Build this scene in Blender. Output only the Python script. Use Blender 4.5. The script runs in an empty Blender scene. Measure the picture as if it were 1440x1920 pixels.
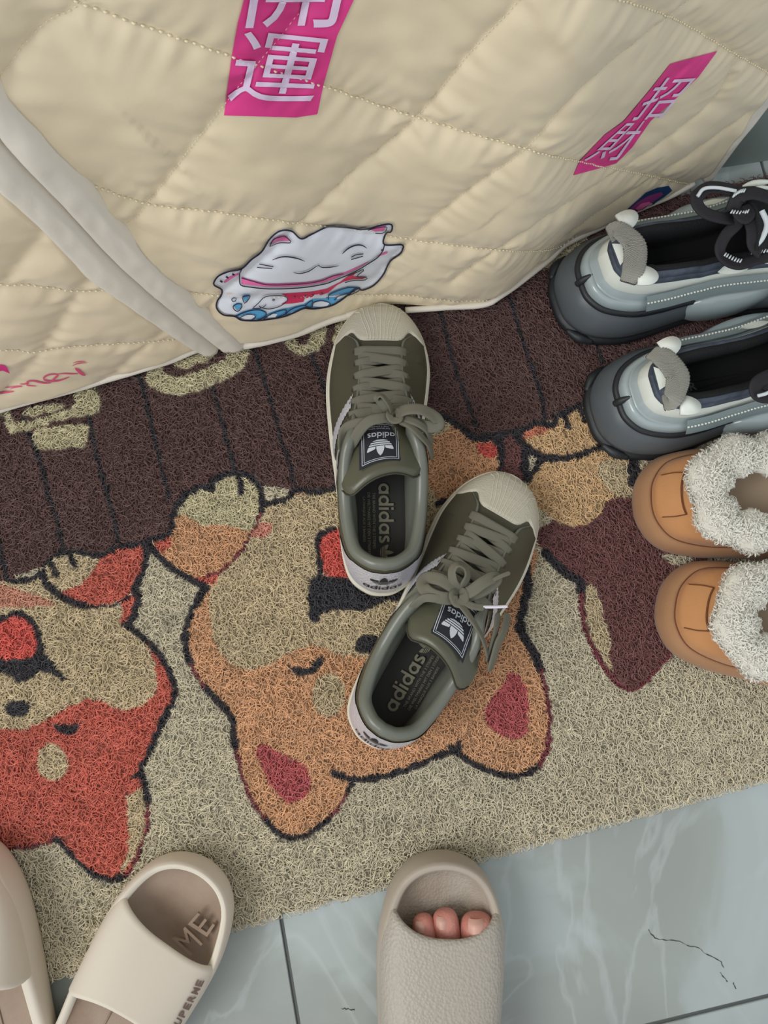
import bpy, math, random
import numpy as np
from mathutils import Vector, Matrix
from mathutils.geometry import delaunay_2d_cdt

random.seed(3)
rng = np.random.default_rng(7)
PI = math.pi
COL = bpy.context.scene.collection
SC = bpy.context.scene

# ---------------------------------------------------------------- camera
W, H = 1440, 1920
F = 1442.0                      # focal length in pixels (phone main camera)
CH = 0.70                       # camera height over the tiles
_n = np.array([70.0, 220.0, F]); _n /= np.linalg.norm(_n)      # world up seen from the camera
_y = np.array([0, 1.0, 0]) - _n[1] * _n; _y /= np.linalg.norm(_y)
_x = np.cross(_y, _n)
R = np.stack([_x, _y, _n])      # rows: world axes in camera coordinates -> world = R @ cam
CAM = np.array([0.0, 0.0, CH])
cam = bpy.data.cameras.new('camera'); cam_o = bpy.data.objects.new('camera', cam); COL.objects.link(cam_o)
cam_o.matrix_world = Matrix([[*R[0], 0], [*R[1], 0], [*R[2], CH], [0, 0, 0, 1]])
cam.sensor_fit = 'VERTICAL'; cam.sensor_height = 32.0; cam.lens = 32.0 * F / H
cam.clip_start = 0.02
SC.camera = cam_o

def ray(px, py):
    px = np.asarray(px, float); py = np.asarray(py, float)
    d = np.stack([px - W / 2, -(py - H / 2), np.full(px.shape, -F)], -1)
    return d @ R.T
def at(px, py, z=0.0):
    """the point of the plane at height z that is seen at this measured spot"""
    d = ray(px, py); t = (z - CH) / d[..., 2]
    return CAM + d * np.asarray(t)[..., None]

# ---------------------------------------------------------------- light and colour management
SC.view_settings.view_transform = 'Standard'; SC.view_settings.look = 'None'
SC.view_settings.gamma = 1; SC.view_settings.use_curve_mapping = False
SC.view_settings.exposure = 0.38
world = bpy.data.worlds.new('room_light'); SC.world = world; world.use_nodes = True
bg = world.node_tree.nodes['Background']; bg.inputs[0].default_value = (0.93, 0.97, 1.0, 1); bg.inputs[1].default_value = 0.62
def area(name, loc, target, size, power, col=(1, 1, 1)):
    l = bpy.data.lights.new(name, 'AREA'); l.shape = 'RECTANGLE'; l.size, l.size_y = size; l.energy = power; l.color = col
    o = bpy.data.objects.new(name, l); COL.objects.link(o); o.location = loc
    o.rotation_euler = (Vector(target) - Vector(loc)).to_track_quat('-Z', 'Y').to_euler()
    return o
area('window_light', (-1.5, -0.5, 1.9), (0.05, 0.05, 0.0), (1.3, 1.1), 26, (1.0, 0.99, 0.96))

# ---------------------------------------------------------------- helpers
def lin(c):
    c = np.asarray(c, float) / 255.0
    return np.where(c <= 0.04045, c / 12.92, ((c + 0.055) / 1.055) ** 2.4)
def mat(name, col, rough=0.6, metal=0.0, spec=0.5, bump=None, var=None, attr=None, coat=0.0, sheen=0.0, trans=0.0, sss=0.0):
    m = bpy.data.materials.new(name); m.use_nodes = True; nt = m.node_tree; b = nt.nodes['Principled BSDF']
    c = lin(col)
    b.inputs['Base Color'].default_value = (*c, 1); b.inputs['Roughness'].default_value = rough
    b.inputs['Metallic'].default_value = metal; b.inputs['Specular IOR Level'].default_value = spec
    b.inputs['Coat Weight'].default_value = coat; b.inputs['Sheen Weight'].default_value = sheen
    b.inputs['Transmission Weight'].default_value = trans
    if sss: b.inputs['Subsurface Weight'].default_value = sss; b.inputs['Subsurface Radius'].default_value = (.006, .002, .001)
    tc = nt.nodes.new('ShaderNodeTexCoord')
    src = None
    if attr:
        a = nt.nodes.new('ShaderNodeAttribute'); a.attribute_name = attr; src = a.outputs['Color']
        nt.links.new(src, b.inputs['Base Color'])
    if var:                                         # (scale, amount, second colour)
        n = nt.nodes.new('ShaderNodeTexNoise'); n.inputs['Scale'].default_value = var[0]; n.inputs['Detail'].default_value = 6
        nt.links.new(tc.outputs['Object'], n.inputs['Vector'])
        r = nt.nodes.new('ShaderNodeValToRGB'); r.color_ramp.elements[0].position = .5 - var[1] / 2; r.color_ramp.elements[1].position = .5 + var[1] / 2
        r.color_ramp.elements[0].color = (*c, 1); r.color_ramp.elements[1].color = (*lin(var[2]), 1)
        nt.links.new(n.outputs['Fac'], r.inputs['Fac']); nt.links.new(r.outputs['Color'], b.inputs['Base Color'])
    if bump:                                        # (kind, scale, strength, distance)
        if bump[0] == 'voronoi':
            n = nt.nodes.new('ShaderNodeTexVoronoi'); out = 'Distance'
        elif bump[0] == 'wave':
            n = nt.nodes.new('ShaderNodeTexWave'); out = 'Fac'
        else:
            n = nt.nodes.new('ShaderNodeTexNoise'); n.inputs['Detail'].default_value = 4; out = 'Fac'
        n.inputs['Scale'].default_value = bump[1]
        nt.links.new(tc.outputs['Object'], n.inputs['Vector'])
        bp = nt.nodes.new('ShaderNodeBump'); bp.inputs['Strength'].default_value = bump[2]; bp.inputs['Distance'].default_value = bump[3]
        nt.links.new(n.outputs[out], bp.inputs['Height']); nt.links.new(bp.outputs['Normal'], b.inputs['Normal'])
    return m

class MB:
    """collects shapes that belong to ONE part"""
    def __init__(s): s.v = []; s.f = []; s.n = 0
    def add(s, v, f):
        v = np.asarray(v, float).reshape(-1, 3); s.v.append(v)
        s.f += [tuple(int(i) + s.n for i in q) for q in f]; s.n += len(v); return s
    def build(s, name, m, parent=None, **k):
        return obj(name, np.concatenate(s.v) if s.v else np.zeros((0, 3)), s.f, m, parent, **k)

def obj(name, v, f, m, parent=None, smooth=True, local=True):
    """v in world coordinates; stored in the frame of the parent thing"""
    v = np.asarray(v, float)
    if parent is not None and local:
        mi = np.array(WM[parent.name].inverted()); v = v @ mi[:3, :3].T + mi[:3, 3]
    me = bpy.data.meshes.new(name); me.from_pydata(v.tolist(), [], [tuple(map(int, q)) for q in f]); me.update()
    if smooth: me.polygons.foreach_set('use_smooth', np.ones(len(me.polygons), bool))
    o = bpy.data.objects.new(name, me); COL.objects.link(o)
    if m: me.materials.append(m)
    if parent is not None: o.parent = parent; WM[o.name] = WM[parent.name]
    return o
WM = {}
def thing(name, label, cat, p=(0, 0, 0), rz=0.0, group=None):
    e = bpy.data.objects.new(name, None); COL.objects.link(e); e.location = p; e.rotation_euler = (0, 0, rz); e.empty_display_size = .03
    e['label'] = label; e['category'] = cat
    if group: e['group'] = group
    WM[e.name] = Matrix.Translation(Vector(p)) @ Matrix.Rotation(rz, 4, 'Z')
    return e
def recalc(o):
    import bmesh
    b = bmesh.new(); b.from_mesh(o.data); bmesh.ops.recalc_face_normals(b, faces=b.faces); b.to_mesh(o.data); b.free(); return o

def grid_faces(nr, nc, close_c=False, close_r=False, off=0):
    f = []
    for i in range(nr if close_r else nr - 1):
        for j in range(nc if close_c else nc - 1):
            a = i * nc + j; b = i * nc + (j + 1) % nc; c = ((i + 1) % nr) * nc + (j + 1) % nc; d = ((i + 1) % nr) * nc + j
            f.append((a + off, b + off, c + off, d + off))
    return f
def spline(pts, n, closed=False):
    """Catmull-Rom through pts, resampled to n points of equal arc length"""
    P = np.asarray(pts, float)
    if P.ndim == 1: P = P[:, None]
    m = len(P)
    if closed: Q = np.concatenate([P[-1:], P, P[:2]]); segs = m
    else: Q = np.concatenate([2 * P[:1] - P[1:2], P, 2 * P[-1:] - P[-2:-1]]); segs = m - 1
    t = np.linspace(0, 1, 17)[:-1][:, None]; out = []
    for i in range(segs):
        a, b, c, d = Q[i], Q[i + 1], Q[i + 2], Q[i + 3]
        out.append(.5 * (2 * b + (c - a) * t + (2 * a - 5 * b + 4 * c - d) * t ** 2 + (-a + 3 * b - 3 * c + d) * t ** 3))
    out = np.concatenate(out + [Q[segs + 1][None]])
    L = np.concatenate([[0], np.cumsum(np.linalg.norm(np.diff(out, axis=0), axis=1))])
    s = np.linspace(0, L[-1], n + 1)[:-1] if closed else np.linspace(0, L[-1], n)
    return np.stack([np.interp(s, L, out[:, k]) for k in range(out.shape[1])], 1)
def tube_vf(path, r, sides=8, cap=True):
    P = np.asarray(path, float); n = len(P); r = np.broadcast_to(np.asarray(r, float), (n,))
    T = np.gradient(P, axis=0); T /= np.linalg.norm(T, axis=1)[:, None] + 1e-12
    up = np.array([0, 0, 1.0]); V = []
    N = np.cross(T[0], up); 
    if np.linalg.norm(N) < 1e-3: N = np.array([1.0, 0, 0])
    N /= np.linalg.norm(N)
    for i in range(n):
        N = N - T[i] * N.dot(T[i]); N /= np.linalg.norm(N) + 1e-12; B = np.cross(T[i], N)
        a = np.arange(sides) * 2 * PI / sides
        V.append(P[i] + r[i] * (np.cos(a)[:, None] * N + np.sin(a)[:, None] * B))
    f = grid_faces(n, sides, close_c=True)
    if cap: f += [tuple(range(sides))[::-1], tuple((n - 1) * sides + k for k in range(sides))]
    return np.concatenate(V), f
def strap_vf(path, width, thick, up=(0, 0, 1), twist=0.0, rounded=True):
    """flat lace or strap swept along a path; up = direction its face looks to"""
    P = np.asarray(path, float); n = len(P); T = np.gradient(P, axis=0); T /= np.linalg.norm(T, axis=1)[:, None] + 1e-12
    U = np.broadcast_to(np.asarray(up, float), (n, 3)); S = np.cross(T, U); S /= np.linalg.norm(S, axis=1)[:, None] + 1e-9
    N = np.cross(S, T)
    tw = np.broadcast_to(np.asarray(twist, float), (n,))[:, None]
    S, N = S * np.cos(tw) + N * np.sin(tw), N * np.cos(tw) - S * np.sin(tw)
    w = np.broadcast_to(np.asarray(width, float), (n,))[:, None] / 2
    prof = [(-1, 0), (-.85, .5), (-.4, .62), (0, .5), (.4, .62), (.85, .5), (1, 0), (.8, -.5), (0, -.45), (-.8, -.5)]
    V = np.stack([P + S * w * a + N * thick * b for a, b in prof], 1).reshape(-1, 3)
    k = len(prof); f = grid_faces(n, k, close_c=True) + [tuple(range(k))[::-1], tuple((n - 1) * k + i for i in range(k))]
    return V, f
def ribbon2(pl, w, closed=False):
    """2-D stroke as a strip: returns points and faces"""
    P = np.asarray(pl, float); T = (np.roll(P, -1, 0) - np.roll(P, 1, 0)) if closed else np.gradient(P, axis=0)
    T /= np.linalg.norm(T, axis=1)[:, None] + 1e-12; N = np.stack([-T[:, 1], T[:, 0]], 1)
    w = np.broadcast_to(np.asarray(w, float), (len(P),))[:, None] / 2
    V = np.stack([P - N * w, P + N * w], 1).reshape(-1, 2)
    n = len(P); f = []
    for i in range(n if closed else n - 1):
        j = (i + 1) % n; f.append((2 * i, 2 * j, 2 * j + 1, 2 * i + 1))
    return V, f
def inside(poly, X, Y):
    P = np.asarray(poly, float); c = np.zeros(X.shape, bool); j = len(P) - 1
    for i in range(len(P)):
        xi, yi = P[i]; xj, yj = P[j]
        if yi != yj:
            m = ((yi > Y) != (yj > Y)) & (X < (xj - xi) * (Y - yi) / (yj - yi) + xi); c ^= m
        j = i
    return c
def fill2(poly, step):
    """filled 2-D outline with inner points so that it can follow a curved surface"""
    P = np.asarray(poly, float); lo, hi = P.min(0), P.max(0)
    X, Y = np.meshgrid(np.arange(lo[0] + step / 2, hi[0], step), np.arange(lo[1] + step / 2, hi[1], step))
    X, Y = X.ravel(), Y.ravel(); k = inside(P, X, Y); pts = np.concatenate([P, np.stack([X[k], Y[k]], 1)])
    n = len(P); r = delaunay_2d_cdt([Vector(p) for p in pts], [], [list(range(n))], 1, 1e-6)
    return np.array([(v.x, v.y) for v in r[0]]), [tuple(q) for q in r[2]]
def text_mesh(s, bold=0.0):
    """letters as a flat mesh, box normalised to height 1 (glyph box), x from 0"""
    c = bpy.data.curves.new('t', 'FONT'); c.body = s; c.offset = bold; c.resolution_u = 3
    o = bpy.data.objects.new('t', c); COL.objects.link(o); dg = bpy.context.evaluated_depsgraph_get(); dg.update()
    me = o.evaluated_get(dg).to_mesh(); v = np.array([tuple(x.co)[:2] for x in me.vertices]); f = [tuple(p.vertices) for p in me.polygons]
    o.evaluated_get(dg).to_mesh_clear(); bpy.data.objects.remove(o); bpy.data.curves.remove(c)
    lo, hi = v.min(0), v.max(0); v = (v - lo) / (hi - lo)
    return v, f, (hi[0] - lo[0]) / (hi[1] - lo[1])
def refine(v, f, step):
    """cut a flat mesh until no edge is longer than step, so that it can follow a curved surface"""
    import bmesh
    b = bmesh.new(); vs = [b.verts.new((p[0], p[1], 0)) for p in v]
    for q in f:
        try: b.faces.new([vs[i] for i in q])
        except ValueError: pass
    bmesh.ops.triangulate(b, faces=b.faces)
    for _ in range(4):
        e = [x for x in b.edges if x.calc_length() > step]
        if not e: break
        bmesh.ops.subdivide_edges(b, edges=e, cuts=1); bmesh.ops.triangulate(b, faces=b.faces)
    b.verts.index_update(); V = np.array([x.co[:2] for x in b.verts]); Fc = [tuple(x.index for x in q.verts) for q in b.faces]; b.free(); return V, Fc
def ellipse(cx, cy, rx, ry, rot=0, n=24):
    a = np.arange(n) * 2 * PI / n; x = rx * np.cos(a); y = ry * np.sin(a)
    return np.stack([cx + x * math.cos(rot) - y * math.sin(rot), cy + x * math.sin(rot) + y * math.cos(rot)], 1)
# ================================================================= the floor: marble-look tiles with grout
def tile_mat():
    m = mat('tile_marble', (156, 166, 164), rough=.32, spec=.45); nt = m.node_tree; b = nt.nodes['Principled BSDF']
    tc = nt.nodes.new('ShaderNodeTexCoord'); N = nt.nodes.new; L = nt.links.new
    n1 = N('ShaderNodeTexNoise'); n1.inputs['Scale'].default_value = 4.2; n1.inputs['Detail'].default_value = 7; n1.inputs['Distortion'].default_value = .6
    L(tc.outputs['Object'], n1.inputs['Vector'])
    r = N('ShaderNodeValToRGB'); e = r.color_ramp.elements
    e[0].position = .36; e[0].color = (*lin((146, 152, 149)), 1); e[1].position = .66; e[1].color = (*lin((172, 183, 184)), 1)
    x = e.new(.47); x.color = (*lin((152, 159, 156)), 1); x = e.new(.52); x.color = (*lin((164, 174, 173)), 1)
    L(n1.outputs['Fac'], r.inputs['Fac'])
    # pale veins: thin bands of a warped noise
    n2 = N('ShaderNodeTexNoise'); n2.inputs['Scale'].default_value = 5.5; n2.inputs['Detail'].default_value = 5; n2.inputs['Distortion'].default_value = 1.1
    mp = N('ShaderNodeMapping'); mp.inputs['Scale'].default_value = (1.6, .75, 1); mp.inputs['Location'].default_value = (3.1, .7, 0)
    L(tc.outputs['Object'], mp.inputs['Vector']); L(mp.outputs['Vector'], n2.inputs['Vector'])
    s = N('ShaderNodeMath'); s.operation = 'SUBTRACT'; s.inputs[1].default_value = .5; L(n2.outputs['Fac'], s.inputs[0])
    a = N('ShaderNodeMath'); a.operation = 'ABSOLUTE'; L(s.outputs[0], a.inputs[0])
    mr = N('ShaderNodeMapRange'); mr.inputs['From Min'].default_value = 0; mr.inputs['From Max'].default_value = .030; mr.inputs['To Min'].default_value = .32; mr.inputs['To Max'].default_value = 0
    L(a.outputs[0], mr.inputs['Value'])
    mx = N('ShaderNodeMix'); mx.data_type = 'RGBA'; L(mr.outputs[0], mx.inputs[0]); L(r.outputs['Color'], mx.inputs[6]); mx.inputs[7].default_value = (*lin((188, 196, 198)), 1)
    L(mx.outputs[2], b.inputs['Base Color'])
    return m
M_TILE = tile_mat(); M_GROUT = mat('grout', (92, 96, 96), rough=.9, bump=('noise', 900, .4, .0006))
# grout lines measured in the photograph: one along the rows, one across
g0 = at(528, 1728)[:2]; g1 = at(587, 1920)[:2]; h0 = at(1252, 1914)[:2]; h1 = at(1440, 1868)[:2]
row = (h1 - h0) / np.linalg.norm(h1 - h0); colv = np.array([-row[1], row[0]])
A = np.array([[row[0], -colv[0]], [row[1], -colv[1]]]); k = np.linalg.solve(A, g0 - h0); corner = h0 + row * k[0]
ang = math.atan2(row[1], row[0])
floor = MB().add([(-2, -2, -.0022), (2.2, -2, -.0022), (2.2, 2, -.0022), (-2, 2, -.0022), (-2, -2, -.05), (2.2, -2, -.05), (2.2, 2, -.05), (-2, 2, -.05)],
                 [(0, 1, 2, 3), (7, 6, 5, 4), (0, 4, 5, 1), (1, 5, 6, 2), (2, 6, 7, 3), (3, 7, 4, 0)])
fl = thing('floor', 'grey marble-look tile floor with dark grout lines', 'floor'); fl['kind'] = 'structure'; del fl['category']
del fl['label']
floor.build('grout_bed', M_GROUT, fl, smooth=False)
TS = .60; G = .0032
def bevel_box(x0, y0, x1, y1, z0, z1, b=.0012):
    V = [(x0, y0, z0), (x1, y0, z0), (x1, y1, z0), (x0, y1, z0), (x0, y0, z1 - b), (x1, y0, z1 - b), (x1, y1, z1 - b), (x0, y1, z1 - b),
         (x0 + b, y0 + b, z1), (x1 - b, y0 + b, z1), (x1 - b, y1 - b, z1), (x0 + b, y1 - b, z1)]
    Fc = [(3, 2, 1, 0), (0, 1, 5, 4), (1, 2, 6, 5), (2, 3, 7, 6), (3, 0, 4, 7), (4, 5, 9, 8), (5, 6, 10, 9), (6, 7, 11, 10), (7, 4, 8, 11), (8, 9, 10, 11)]
    return np.array(V, float), Fc
rot = np.array([[row[0], colv[0]], [row[1], colv[1]]])
for i in range(-2, 3):
    for j in range(-2, 3):
        v, f = bevel_box(i * TS + G / 2, j * TS + G / 2, (i + 1) * TS - G / 2, (j + 1) * TS - G / 2, -.0021, 0, .0006)
        v[:, :2] = v[:, :2] @ rot.T + corner
        o = obj('tile', v, f, M_TILE, fl, smooth=False)
# hairline cracks in the glaze of the tile at the lower right
cr = MB()
for pl in ([(1216, 1743), (1222, 1752), (1231, 1760), (1246, 1762), (1262, 1763), (1278, 1766), (1291, 1774), (1308, 1776), (1322, 1788), (1340, 1796), (1350, 1802), (1357, 1813)],
           [(1350, 1823), (1357, 1832), (1365, 1841)], [(1374, 1842), (1381, 1855)], [(640, 1891), (652, 1892), (665, 1893)]):
    P = at(*np.array(pl, float).T, .0002); n = len(P) * 3; P = spline(P, n)[:, :2] + rng.normal(0, .0003, (n, 2))
    v, f = ribbon2(P, rng.uniform(.0001, .0011, n)); cr.add(np.c_[v, np.full(len(v), .0003)], f)
cr.build('glaze_crack', mat('crack', (64, 66, 62), rough=.8), fl, smooth=False)

# ================================================================= the door frame and wall beyond the curtain
def box_between(a, b, depth, z0, z1):
    a = np.array(a[:2]); b = np.array(b[:2]); t = (b - a) / np.linalg.norm(b - a); nrm = np.array([-t[1], t[0]])
    q = [a, b, b + nrm * depth, a + nrm * depth]
    V = [(*p, z0) for p in q] + [(*p, z1) for p in q]
    return V, [(3, 2, 1, 0), (4, 5, 6, 7), (0, 1, 5, 4), (1, 2, 6, 5), (2, 3, 7, 6), (3, 0, 4, 7)]
M_JAMB = mat('painted_jamb', (176, 196, 190), rough=.45, bump=('noise', 60, .1, .001)); M_DARK = mat('gap_shade', (22, 22, 26), rough=.8)
M_WALL = mat('grey_plaster', (126, 138, 134), rough=.8, var=(7, .5, (140, 150, 146)), bump=('noise', 90, .2, .001))
jd = row; ja = at(1296, 352, 0)[:2] + np.array([-jd[1], jd[0]]) * .010
j0 = ja + jd * .000; j1 = j0 + jd * .0035; j2 = j1 + jd * .021; j3 = j2 + jd * .9
off = np.array([-jd[1], jd[0]])
s = MB(); s.add(*box_between(j0 - jd * 1.6 + off * .03, j0 + off * .03, .04, 0, 2.1)); o = s.build('wall_back', M_WALL, None, smooth=False); o['kind'] = 'structure'
s = MB(); s.add(*box_between(j0 - jd*.02 + off * .004, j1 + off * .004, .02, 0, 2.1)); o = s.build('gap_shade_strip', M_DARK, None, smooth=False); o['kind'] = 'structure'  # dark strip, its colour stands for the shade in the gap by the jamb
s = MB(); s.add(*box_between(j1, j2, .03, 0, 2.1)); o = s.build('trim_2', M_JAMB, None, smooth=False); o['kind'] = 'structure'
s = MB(); s.add(*box_between(j2 + off * .006, j3 + off * .006, .06, 0, 2.1)); o = s.build('wall_right', M_WALL, None, smooth=False); o['kind'] = 'structure'

# ================================================================= the coil mat and its print
def P2(s): a = np.array(s.replace(';', ',').split(','), float).reshape(-1, 2); return a
MZ = .011
e0 = at(80, 1848, MZ)[:2]; e1 = at(1440, 1467, MZ)[:2]
mx_ = (e1 - e0) / np.linalg.norm(e1 - e0); my_ = np.array([-mx_[1], mx_[0]])
MR = np.stack([mx_, my_])
def mat_uv(px): return (at(px[:, 0], px[:, 1], MZ)[:, :2] - e0) @ MR.T     # measured spots -> metres on the mat
MX0, MX1, MY0, MY1 = -.16, .84, 0.0, .553
RES = .0008
gu, gv = np.meshgrid(np.arange(MX0, MX1, RES), np.arange(MY0, MY1, RES))
C_CREAM = (184, 174, 147); C_BROWN = (92, 62, 58); C_TAN = (184, 165, 128); C_ORG = (200, 148, 104); C_RED = (196, 90, 72); C_NOSE = (212, 82, 70)
C_DARK = (50, 48, 54); C_PINK = (184, 80, 82); C_GOLD = (196, 160, 112); C_MAR = (112, 66, 64); C_LINE = (46, 42, 48); C_MARL = (120, 48, 56); C_LET = (184, 174, 136)
img = np.empty(gu.shape + (3,)); img[:] = C_CREAM
WN = (np.sin(gu * 410 + 3 * np.sin(gv * 300)) + np.sin(gv * 380 + 2 * np.sin(gu * 350))) * .0005   # coils blur each outline a little
def crop(q, pad):
    a = np.clip(((q.min(0) - pad - (MX0, MY0)) / RES).astype(int), 0, None); b = ((q.max(0) + pad - (MX0, MY0)) / RES).astype(int) + 2
    return slice(max(a[1], 0), max(b[1], 0)), slice(max(a[0], 0), max(b[0], 0))
def paint(s, c, curve=True, op=1.0):
    q = mat_uv(P2(s)) if isinstance(s, str) else mat_uv(np.asarray(s, float))
    if curve: q = spline(q, len(q) * 5, True)
    sl = crop(q, .002); X, Y = gu[sl], gv[sl]
    if X.size == 0: return
    m = inside(q, X + WN[sl], Y - WN[sl]); img[sl][m] = np.array(c) * op + img[sl][m] * (1 - op)
def stroke(s, c, w, curve=True, closed=False):
    q = mat_uv(P2(s)) if isinstance(s, str) else mat_uv(np.asarray(s, float))
    if curve: q = spline(q, len(q) * 6, closed)
    if closed: q = np.concatenate([q, q[:1]])
    sl = crop(q, w); X, Y = gu[sl] + WN[sl], gv[sl] - WN[sl]
    if X.size == 0: return
    d = np.full(X.shape, 9.0)
    for a, b in zip(q[:-1], q[1:]):
        t = np.clip(((X - a[0]) * (b - a)[0] + (Y - a[1]) * (b - a)[1]) / ((b - a) @ (b - a) + 1e-12), 0, 1)
        d = np.minimum(d, np.hypot(X - a[0] - t * (b - a)[0], Y - a[1] - t * (b - a)[1]))
    img[sl][d < w / 2] = c
# planked brown field
BR = '-400,1130,-100,1105,10,1088,60,1070,120,1040,200,1040,275,1013,330,1000,440,900,600,930,830,870,938,838,975,815,1060,775,1140,745,1300,690,1700,560,1700,100,-400,500'
paint(BR, C_BROWN, False)
for s_ in ('-20,940,-8,1000,3,1054,10,1080,5,1095', '40,780,60,835,74,868,89,929,103,971,115,1030', '150,740,163,777,182,866,197,921,211,971,222,1022', '250,690,263,717,297,860,310,910,317,935', '380,680,397,723,434,863,444,893',
           '462,610,478,660,495,715,513,771,527,827,541,866,553,920', '560,600,590,680,615,760,630,900', '810,540,828,593,850,680,880,763,893,800', '940,510,957,560,985,650,1017,747,1022,790', '1075,480,1095,560,1130,680', '1200,430,1230,560'):
    stroke(s_, C_LINE, .0042)
stroke('-200,1125,-100,1105,10,1090,35,1091,75,1078', C_LINE, .005)
# letters along the far edge
paint('60,817,67,803,100,799,157,795,164,801,164,815,160,832,150,838,110,842,73,843,63,835', C_LET)
paint('-20,782,2,777,13,813,50,808,100,790,185,774,189,762,184,742,160,690,120,700,140,752,130,765,90,778,50,790,25,790,18,775,10,740,-30,740', C_LET, False)
paint('38,772,60,763,110,757,120,764,80,775,45,781', C_LET)
paint('273,707,280,724,310,738,350,738,400,721,447,698,463,675,464,640,440,600,380,590,320,610,285,660', C_LET)
paint('303,693,317,703,337,705,383,690,417,673,427,653,420,630,380,625,330,645,305,670', C_BROWN)
paint('323,683,340,691,375,681,400,667,400,645,360,650,330,665', C_LET)
paint('529,638,540,653,558,664,576,664,602,651,611,636,609,604,590,575,560,575,535,600', C_LET)
paint('547,627,558,642,569,645,580,642,581,627,578,605,560,598,548,612', C_BROWN)
paint('622,640,628,618,640,600,690,560,720,560,700,600,660,640,640,660', C_LET)
paint('960,520,985,524,1012,507,1050,492,1075,470,1110,430,1060,430,1000,455,960,480', C_LET)
paint('780,560,800,575,850,580,890,560,880,520,800,520', C_LET)
# ---- dog on the left (red)
D1 = '-120,1110,-60,1100,10,1090,38,1091,75,1079,140,1130,200,1170,235,1175,253,1187,290,1220,318,1265,327,1300,324,1318,311,1338,289,1382,275,1421,258,1450,266,1466,271,1482,275,1524,269,1571,250,1621,230,1645,205,1653,178,1643,133,1607,112,1580,70,1588,30,1593,-60,1600,-140,1500'
paint(D1, C_RED, False)
paint('-80,1100,10,1092,38,1093,75,1082,85,1098,120,1128,200,1162,235,1174,270,1205,288,1240,293,1280,288,1305,262,1325,240,1333,215,1330,195,1319,180,1313,160,1313,130,1325,95,1344,70,1360,35,1371,0,1368,-80,1360', C_TAN, False)
paint('-80,1096,15,1099,50,1112,90,1125,102,1136,40,1139,-80,1140', (192, 130, 104), False)
paint('-60,1165,0,1162,20,1153,45,1158,62,1175,70,1205,68,1225,48,1236,0,1237,-60,1235', C_NOSE)
stroke('-60,1172,-5,1164,18,1153,34,1151,50,1160,64,1177,71,1205,72,1226', C_LINE, .005)
paint('-60,1237,0,1238,48,1237,70,1226,85,1228,98,1243,110,1262,125,1277,116,1281,105,1270,85,1262,65,1265,50,1278,30,1281,8,1266,-20,1258,-60,1262', C_DARK, False)
paint(ellipse(31, 1330, 24, 16, 0), C_DARK)
paint('96,1358,108,1362,118,1358,134,1362,148,1356,146,1368,136,1377,120,1379,104,1373', C_DARK, False)
paint(ellipse(95, 1431, 29, 35, -.2), C_TAN)
paint('234,1496,250,1484,266,1480,273,1522,266,1570,250,1612,226,1642,222,1628,238,1600,239,1550', C_TAN, False)
paint('75,1079,85,1096,105,1115,140,1130,180,1138,200,1136,226,1142,258,1112,255,1130,238,1172,215,1168,180,1150,110,1132', C_TAN, False)
paint('226,1132,246,1113,260,1106,262,1120,252,1145,238,1173,218,1166,228,1150', C_RED, False)
paint('78,1075,85,1055,110,1040,150,1037,180,1043,215,1028,235,1025,267,1022,272,1045,262,1080,245,1112,222,1130,180,1138,140,1130,105,1115,85,1095', C_TAN)
paint('180,1052,216,1027,235,1025,267,1022,272,1045,262,1080,245,1110,222,1128,180,1137,140,1130,103,1114,125,1106,150,1097,166,1080,176,1064', C_RED, False)
for s_, w in (('93,1056,97,1068,103,1079', .005), ('132,1040,134,1050,138,1061', .005), ('80,1078,80,1066,86,1054,104,1041,125,1035,150,1036,178,1043,190,1042', .0048), ('190,1042,216,1028,240,1024,266,1019,275,1016', .0048),
              ('77,1074,78,1084,86,1097,108,1116,134,1130,158,1137', .0065), ('158,1137,190,1139,222,1131,240,1118', .0025),
              ('273,1022,272,1050,263,1082,250,1105,258,1122,252,1145,240,1172', .0065), ('232,1172,253,1186,290,1220,306,1244,318,1265,327,1295,326,1310,311,1340,289,1384,274,1422,262,1446,268,1466,272,1485,275,1510', .0055),
              ('247,1461,262,1452', .004), ('232,1646,205,1653,178,1644,165,1636', .0055), ('133,1609,120,1594,108,1579,96,1576', .005)):
    stroke(s_, C_LINE, w)
for s_ in ('275,1510,276,1540,269,1572,250,1621,232,1645', '165,1636,148,1622,133,1608', '96,1576,66,1589,30,1593,-40,1600', '75,1079,40,1092,10,1090'):
    stroke(s_, C_MARL if '275,' in s_ or '96,' in s_ else C_LINE, .003)
# ---- dog in the middle (orange)
D2 = '385,1101,382,1104,361,1141,349,1172,346,1211,355,1242,370,1272,381,1289,412,1322,433,1347,435,1377,441,1414,454,1463,473,1505,491,1533,519,1563,540,1573,570,1570,604,1545,632,1521,650,1490,659,1466,687,1463,717,1458,772,1442,817,1421,851,1409,876,1427,912,1445,949,1456,985,1454,1010,1439,1022,1418,1031,1375,1030,1320,1019,1274,1004,1231,985,1195,978,1179,985,1149,995,1100,1010,1050,990,950,960,900,935,870,900,930,867,942,820,943,812,930,815,845,700,900,620,912,600,921,565,926,550,924,526,942,489,949,480,980,443,1043,413,1071'
paint(D2, C_ORG, False)
paint('813,780,840,789,867,808,890,827,922,826,935,847,934,873,923,900,867,938,820,943,800,900,800,800', C_ORG, False)
paint('800,775,813,780,838,787,846,797,836,808,820,818,800,825', C_TAN, False)
paint('893,838,905,830,922,829,932,843,930,856,916,858,900,850', C_NOSE)
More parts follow.
